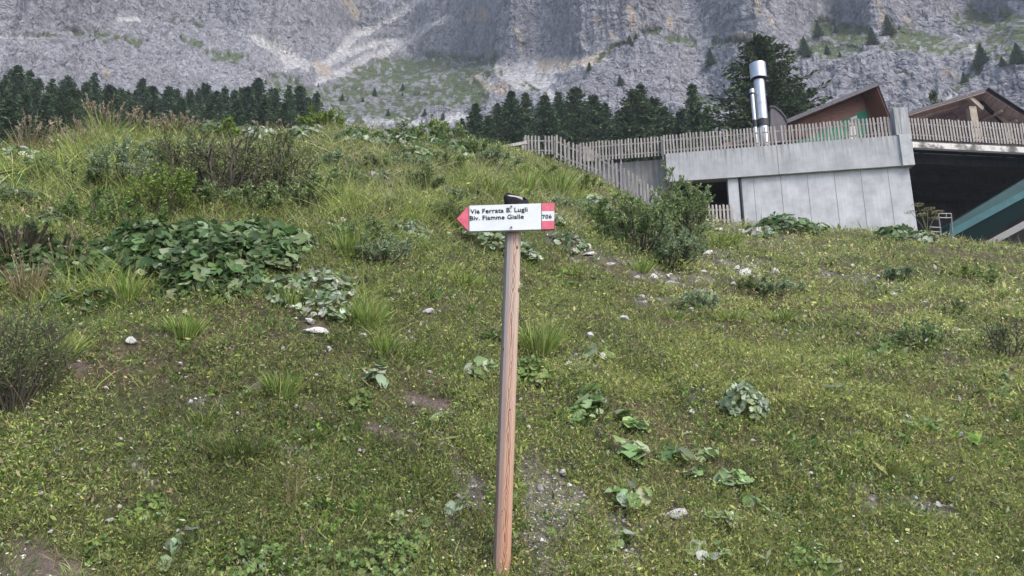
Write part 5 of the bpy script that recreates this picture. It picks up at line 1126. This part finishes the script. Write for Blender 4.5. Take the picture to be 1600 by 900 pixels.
def carpet():
    n = 980000; r, X, Y, Z, d, px, py = scatter(n, 1)
    gm, sm = masks(px, py, X, Y); ta, stw, br, dk = zones(px, py, X, Y)
    pat = fbm(np.stack([X, Y, 0*X], -1)/.33, 3, seed=121); pat2 = fbm(np.stack([X, Y, 0*X], -1)/1.7, 3, seed=123)
    dens = np.clip(.78+.8*pat, .15, 1)*(1-.80*gm)*(1-.93*sm); k = (r.rand(n) < dens) & keepout(X, Y, px)
    X, Y, Z, d, px, py, ta, stw, br, dk, pat, pat2 = (a[k] for a in (X, Y, Z, d, px, py, ta, stw, br, dk, pat, pat2)); n = len(X)
    base = np.array([[.20, .27, .07], [.30, .385, .10], [.48, .53, .15], [.31, .27, .15], [.56, .58, .38], [.08, .125, .04], [.26, .195, .14]])
    right = np.clip((px-500)/700, 0, 1); W_ = np.stack([1.0-.2*right, 1.1+.2*right, .35+.55*right+2.4*br+.5*ta+.4*np.clip(pat2, 0, 1), .34+.8*stw+.25*np.clip(-pat2, 0, 1)*2, .10+.0*right, .9-.5*right+1.3*dk, .38-.12*right+.25*dk], 1)
    mat_ = smooth(.05, .4, fbm(np.stack([X, Y, 0*X], -1)/.55, 3, seed=125)); dry_ = smooth(.0, .4, fbm(np.stack([X, Y, 0*X], -1)/.9+7, 3, seed=127))
    W_[:, 5] += 2.6*mat_; W_[:, 3] += .9*dry_*(1-.3*right); W_[:, 6] += .7*dry_*(1-.6*right); W_[:, 2] += .6*right*(1-mat_)
    W_ /= W_.sum(1, keepdims=True); ci = (r.rand(n)[:, None] > np.cumsum(W_, 1)).sum(1).clip(0, 6)
    col = base[ci]*(1+.24*r.normal(size=(n, 1)))*(1+.25*pat2[:, None]); col = np.clip(col*(.88+.22*right[:, None]), .008, .5); col = np.clip(col*np.array([1.08, 1.08, 1.06])*(1+.30*smooth(-.1, .5, pat2)-.12*dk)[:, None], .008, .62)
    sz = .0118*(d/5)**.85*r.lognormal(0, .38, n); fib = r.rand(n) < .45
    hgt = (.03+.13*smooth(-.15, .40, pat)*smooth(-.9, .2, pat2))*1.0*(d/6)**.4*r.rand(n)+r.rand(n)**2*.03
    P = np.stack([X, Y, Z+hgt], -1)
    D_ = nrm(r.normal(size=(n, 3)))*.9+UP*.55; vb = VB()
    col[fib] = col[fib]*.5+np.array([.25, .255, .105])*.5*r.uniform(.3, 1.4, int(fib.sum()))[:, None]; leaves(vb, P, D_, np.where(fib, sz*3.0, sz*1.6), np.where(fib, np.maximum(sz*.22, .0022), sz*.62), col, r)
    link('ground_herbs', vb.mesh('ground_herbs', M_LEAF), None, kind='stuff', label='low herbs and moss covering the slope')
def grasses():
    n = 230000; r, X, Y, Z, d, px, py = scatter(n, 2)
    gm, sm = masks(px, py, X, Y); ta, stw, br, dk = zones(px, py, X, Y)
    pat = fbm(np.stack([X, Y, 0*X], -1)/.6, 3, seed=131); up_ = smooth(480, 330, py)
    tall = np.clip(ta+.55*stw, 0, 1)
    dens = np.clip(.30+.8*pat+.5*up_+.9*tall, .03, 1)*(1-.9*gm)*(1-.95*sm); k = (r.rand(n) < dens) & keepout(X, Y, px)
    X, Y, Z, d, px, py, ta, stw, br, dk, tall, up_ = (a[k] for a in (X, Y, Z, d, px, py, ta, stw, br, dk, tall, up_)); n = len(X)
    base = np.array([[.26, .35, .085], [.38, .46, .12], [.47, .42, .27], [.14, .20, .055], [.40, .43, .19]])
    W_ = np.stack([1+0*px, .7+1.2*ta+.6*br, .10+1.7*stw+.12*up_, .7+.6*dk-.2*ta, .3+.3*up_], 1); W_ /= W_.sum(1, keepdims=True); ci = (r.rand(n)[:, None] > np.cumsum(W_, 1)).sum(1).clip(0, 4)
    col = np.clip(base[ci]*(1+.2*r.normal(size=(n, 1))), .01, .6)
    right = np.clip((px-700)/500, 0, 1)
    H = (.045+.05*(1-right)*.6+.20*tall+.10*up_*(1-right))*(d/8)**.35*r.lognormal(0, .35, n)
    W2 = np.maximum(.0035*(d/5)**.85, .003)*r.uniform(.7, 1.5, n)
    D_ = np.stack([r.normal(size=n)*.45, r.normal(size=n)*.45, np.ones(n)], -1); vb = VB()
    blades(vb, np.stack([X, Y, Z-.01], -1), D_, H, W2, col, r, .6)
    nc = 5200; rc, cX, cY, cZ, cd, cpx, cpy = scatter(nc, 8); gm, sm = masks(cpx, cpy, cX, cY); ta, stw, br, dk = zones(cpx, cpy, cX, cY)
    k = (rc.rand(nc) < .30+.5*br+.5*ta+.2*smooth(.1, .4, fbm(np.stack([cX, cY, 0*cX], -1)/1.2, 2, seed=171))) & keepout(cX, cY, cpx) & (gm < .7); cX, cY, cd = cX[k], cY[k], cd[k]; nc = len(cX)
    cc = pal(rc, nc, [(.24, .34, .07), (.30, .40, .09), (.18, .27, .06), (.13, .20, .05), (.34, .38, .14)]); ch = rc.uniform(.05, .13, nc)*(1+.5*ta[k]); i = np.repeat(np.arange(nc), 26); m_ = len(i)
    a = rc.uniform(0, 2*PI, m_); q_ = np.sqrt(rc.rand(m_))*(ch*.5)[i]; bx, by = cX[i]+np.cos(a)*q_, cY[i]+np.sin(a)*q_; bz = zrel(bx, by)+EYE-.01
    Dd = np.stack([np.cos(a)*q_/ch[i]*1.2, np.sin(a)*q_/ch[i]*1.2, np.ones(m_)], -1)+rc.normal(size=(m_, 3))*.15
    blades(vb, np.stack([bx, by, bz], -1), Dd, ch[i]*rc.uniform(.5, 1.2, m_)*(cd[i]/7)**.25, np.maximum(.0032*(cd[i]/5)**.85, .003)*rc.uniform(.7, 1.4, m_), np.clip(cc[i]*(1+.15*rc.normal(size=(m_, 1))), .01, .6), rc, .6)
    link('grass', vb.mesh('grass', M_LEAF), None, kind='stuff', label='grass blades growing over the slope')
    # thin dry stalks
    n = 5200; r, X, Y, Z, d, px, py = scatter(n, 5); gm, sm = masks(px, py, X, Y); ta, stw, br, dk = zones(px, py, X, Y)
    k = (r.rand(n) < .25+.8*np.maximum(stw, ta*.6)+.25*smooth(420, 300, py)) & keepout(X, Y, px); X, Y, Z, d, px = (a[k] for a in (X, Y, Z, d, px)); n = len(X)
    vb = VB(); H = r.uniform(.16, .42, n)*(1-.45*np.clip((px-900)/400, 0, 1)); D_ = np.stack([r.normal(size=n)*.15, r.normal(size=n)*.15, np.ones(n)], -1)
    P = np.stack([X, Y, Z], -1); blades(vb, P, D_, H, np.maximum(.0022*(d/5), .002), pal(r, n, GREEN['straw']), r, .25)
    i = np.repeat(np.arange(n), 5); Dn = nrm(D_); f = r.uniform(.8, 1.0, len(i)); Q = P[i]+Dn[i]*(H[i]*f)[:, None]; leaves(vb, Q, Dn[i]+r.normal(size=Q.shape)*.4, .018*(d[i]/6)**.7, .006*(d[i]/6)**.7, pal(r, len(i), [(.30, .23, .16), (.22, .17, .12)]), r)
    link('dry_grass', vb.mesh('dry_grass', M_LEAF), None, kind='stuff', label='thin dry stalks with small seed heads')
def broad():
    n = 42000; r, X, Y, Z, d, px, py = scatter(n, 3); gm, sm = masks(px, py, X, Y)
    pat = fbm(np.stack([X, Y, 0*X], -1)/.5, 3, seed=141); k = (r.rand(n) < np.clip(.12+1.3*pat+.45*smooth(430, 300, py)*smooth(1000, 700, px), 0, 1)*(1-.8*gm)*(1-.9*sm)) & keepout(X, Y, px)
    X, Y, Z, d, px = (a[k] for a in (X, Y, Z, d, px)); n = len(X); P0 = np.stack([X, Y, Z], -1)
    i = np.repeat(np.arange(n), 7); m_ = len(i); a = r.uniform(0, 2*PI, m_); D_ = np.stack([np.cos(a), np.sin(a), r.uniform(.2, 1.3, m_)], -1)
    col = pal(r, n, [(.14, .23, .055), (.20, .31, .075), (.08, .14, .04), (.26, .33, .17), (.30, .34, .10)])[i]*(1+.1*r.normal(size=(m_, 1)))
    s = (.026*(d/5)**.7*r.lognormal(0, .35, n))[i]; vb = VB(); leaves(vb, P0[i]+np.stack([0*a, 0*a, .005+.11*(r.rand(n)**1.5)[i]*r.rand(m_)], -1), D_, s, s*.38, np.clip(col, .01, .5), r)
    link('rosette_herbs', vb.mesh('rosette_herbs', M_LEAF), None, kind='stuff', label='small leafy rosettes between the grass')
def flowers():
    n = 1700; r, X, Y, Z, d, px, py = scatter(n, 4); pat = fbm(np.stack([X, Y, 0*X], -1)/1.4, 3, seed=151); k = (r.rand(n) < np.clip(.25+pat, .03, 1)) & keepout(X, Y, px); X, Y, Z, d = (a[k] for a in (X, Y, Z, d)); n = len(X)
    H = r.uniform(.04, .13, n); P = np.stack([X, Y, Z+H], -1); col = pal(r, n, [(.70, .70, .62), (.62, .55, .10), (.68, .68, .45), (.25, .2, .42)], [.62, .2, .15, .03], .05); s = .011*(d/5)**.6*r.uniform(.7, 1.3, n)
    vb = VB()
    for _ in range(3): flatleaves(vb, P+r.normal(size=P.shape)*.002, np.tile([0, -.6, .8], (n, 1))+r.normal(size=P.shape)*.2, s*1.2, s*.9, col, r)
    tubes(vb, np.stack([P-np.stack([0*H, 0*H, H], -1), P-np.stack([0*H, 0*H, H*.5], -1), P], 1), np.full((n, 3), .0012), (.10, .14, .05), 3)
    link('wildflowers', vb.mesh('wildflowers', M_LEAF), None, kind='stuff', label='tiny white and yellow flowers dotted over the turf')
def gravel():
    n = 90000; r, X, Y, Z, d, px, py = scatter(n, 6); gm, sm = masks(px, py, X, Y); pat = fbm(np.stack([X, Y, 0*X], -1)/.25, 3, seed=161)
    k = (r.rand(n) < np.clip(gm*(.75+.8*pat), 0, 1)*.9+.03+.12*sm) & keepout(X, Y, px); X, Y, Z, d = (a[k] for a in (X, Y, Z, d)); n = len(X)
    s = .0058*(d/5)**.8*r.lognormal(0, .6, n)
    O = np.array([[1, 0, 0], [0, 1, 0], [-1, 0, 0], [0, -1, 0], [0, 0, .7], [0, 0, -.5]], float)
    V = O[None]*(1+.35*r.normal(size=(n, 6, 1)))*s[:, None, None]; a = r.uniform(0, 2*PI, n); c_, s_ = np.cos(a)[:, None], np.sin(a)[:, None]
    V = np.stack([V[..., 0]*c_-V[..., 1]*s_, V[..., 0]*s_+V[..., 1]*c_, V[..., 2]], -1)+np.stack([X, Y, Z+.002], -1)[:, None]
    T_ = np.array([[0, 1, 4], [1, 2, 4], [2, 3, 4], [3, 0, 4], [1, 0, 5], [2, 1, 5], [3, 2, 5], [0, 3, 5]]); Fq = (np.arange(n)[:, None, None]*6+T_[None]).reshape(-1, 3)
    col = pal(r, n, [(.58, .57, .55), (.42, .41, .39), (.66, .65, .63), (.22, .20, .18)], None, .12)
    vb = VB(); vb.add(V, Fq, np.repeat(col[:, None], 6, 1)); link('gravel', vb.mesh('gravel', M_STEM), None, kind='stuff', label='pale limestone chips in bare patches of the turf')
carpet(); grasses(); broad(); flowers(); gravel()

# ------------------------------------------------------------------ haze
def haze():
    m = MB(); zt = float(_mP[:, :, 2].max())+4; m.box((-1500, -60, -16), (3000, 0, 0), (0, 1400, 0), (0, 0, zt+16)); o = m.build('haze', None); o['kind'] = 'stuff'; o['label'] = 'thin bluish mountain haze'
    v = bpy.data.materials.new('haze'); v.use_nodes = True; nt = v.node_tree; nt.nodes.clear(); out_ = nt.nodes.new('ShaderNodeOutputMaterial'); pv = nt.nodes.new('ShaderNodeVolumePrincipled')
    pv.inputs['Color'].default_value = (.80, .88, 1.0, 1); pv.inputs['Density'].default_value = HAZE; pv.inputs['Anisotropy'].default_value = .2
    nt.links.new(pv.outputs[0], out_.inputs['Volume']); o.data.materials.append(v)
HAZE = .00055
if HAZE: haze()
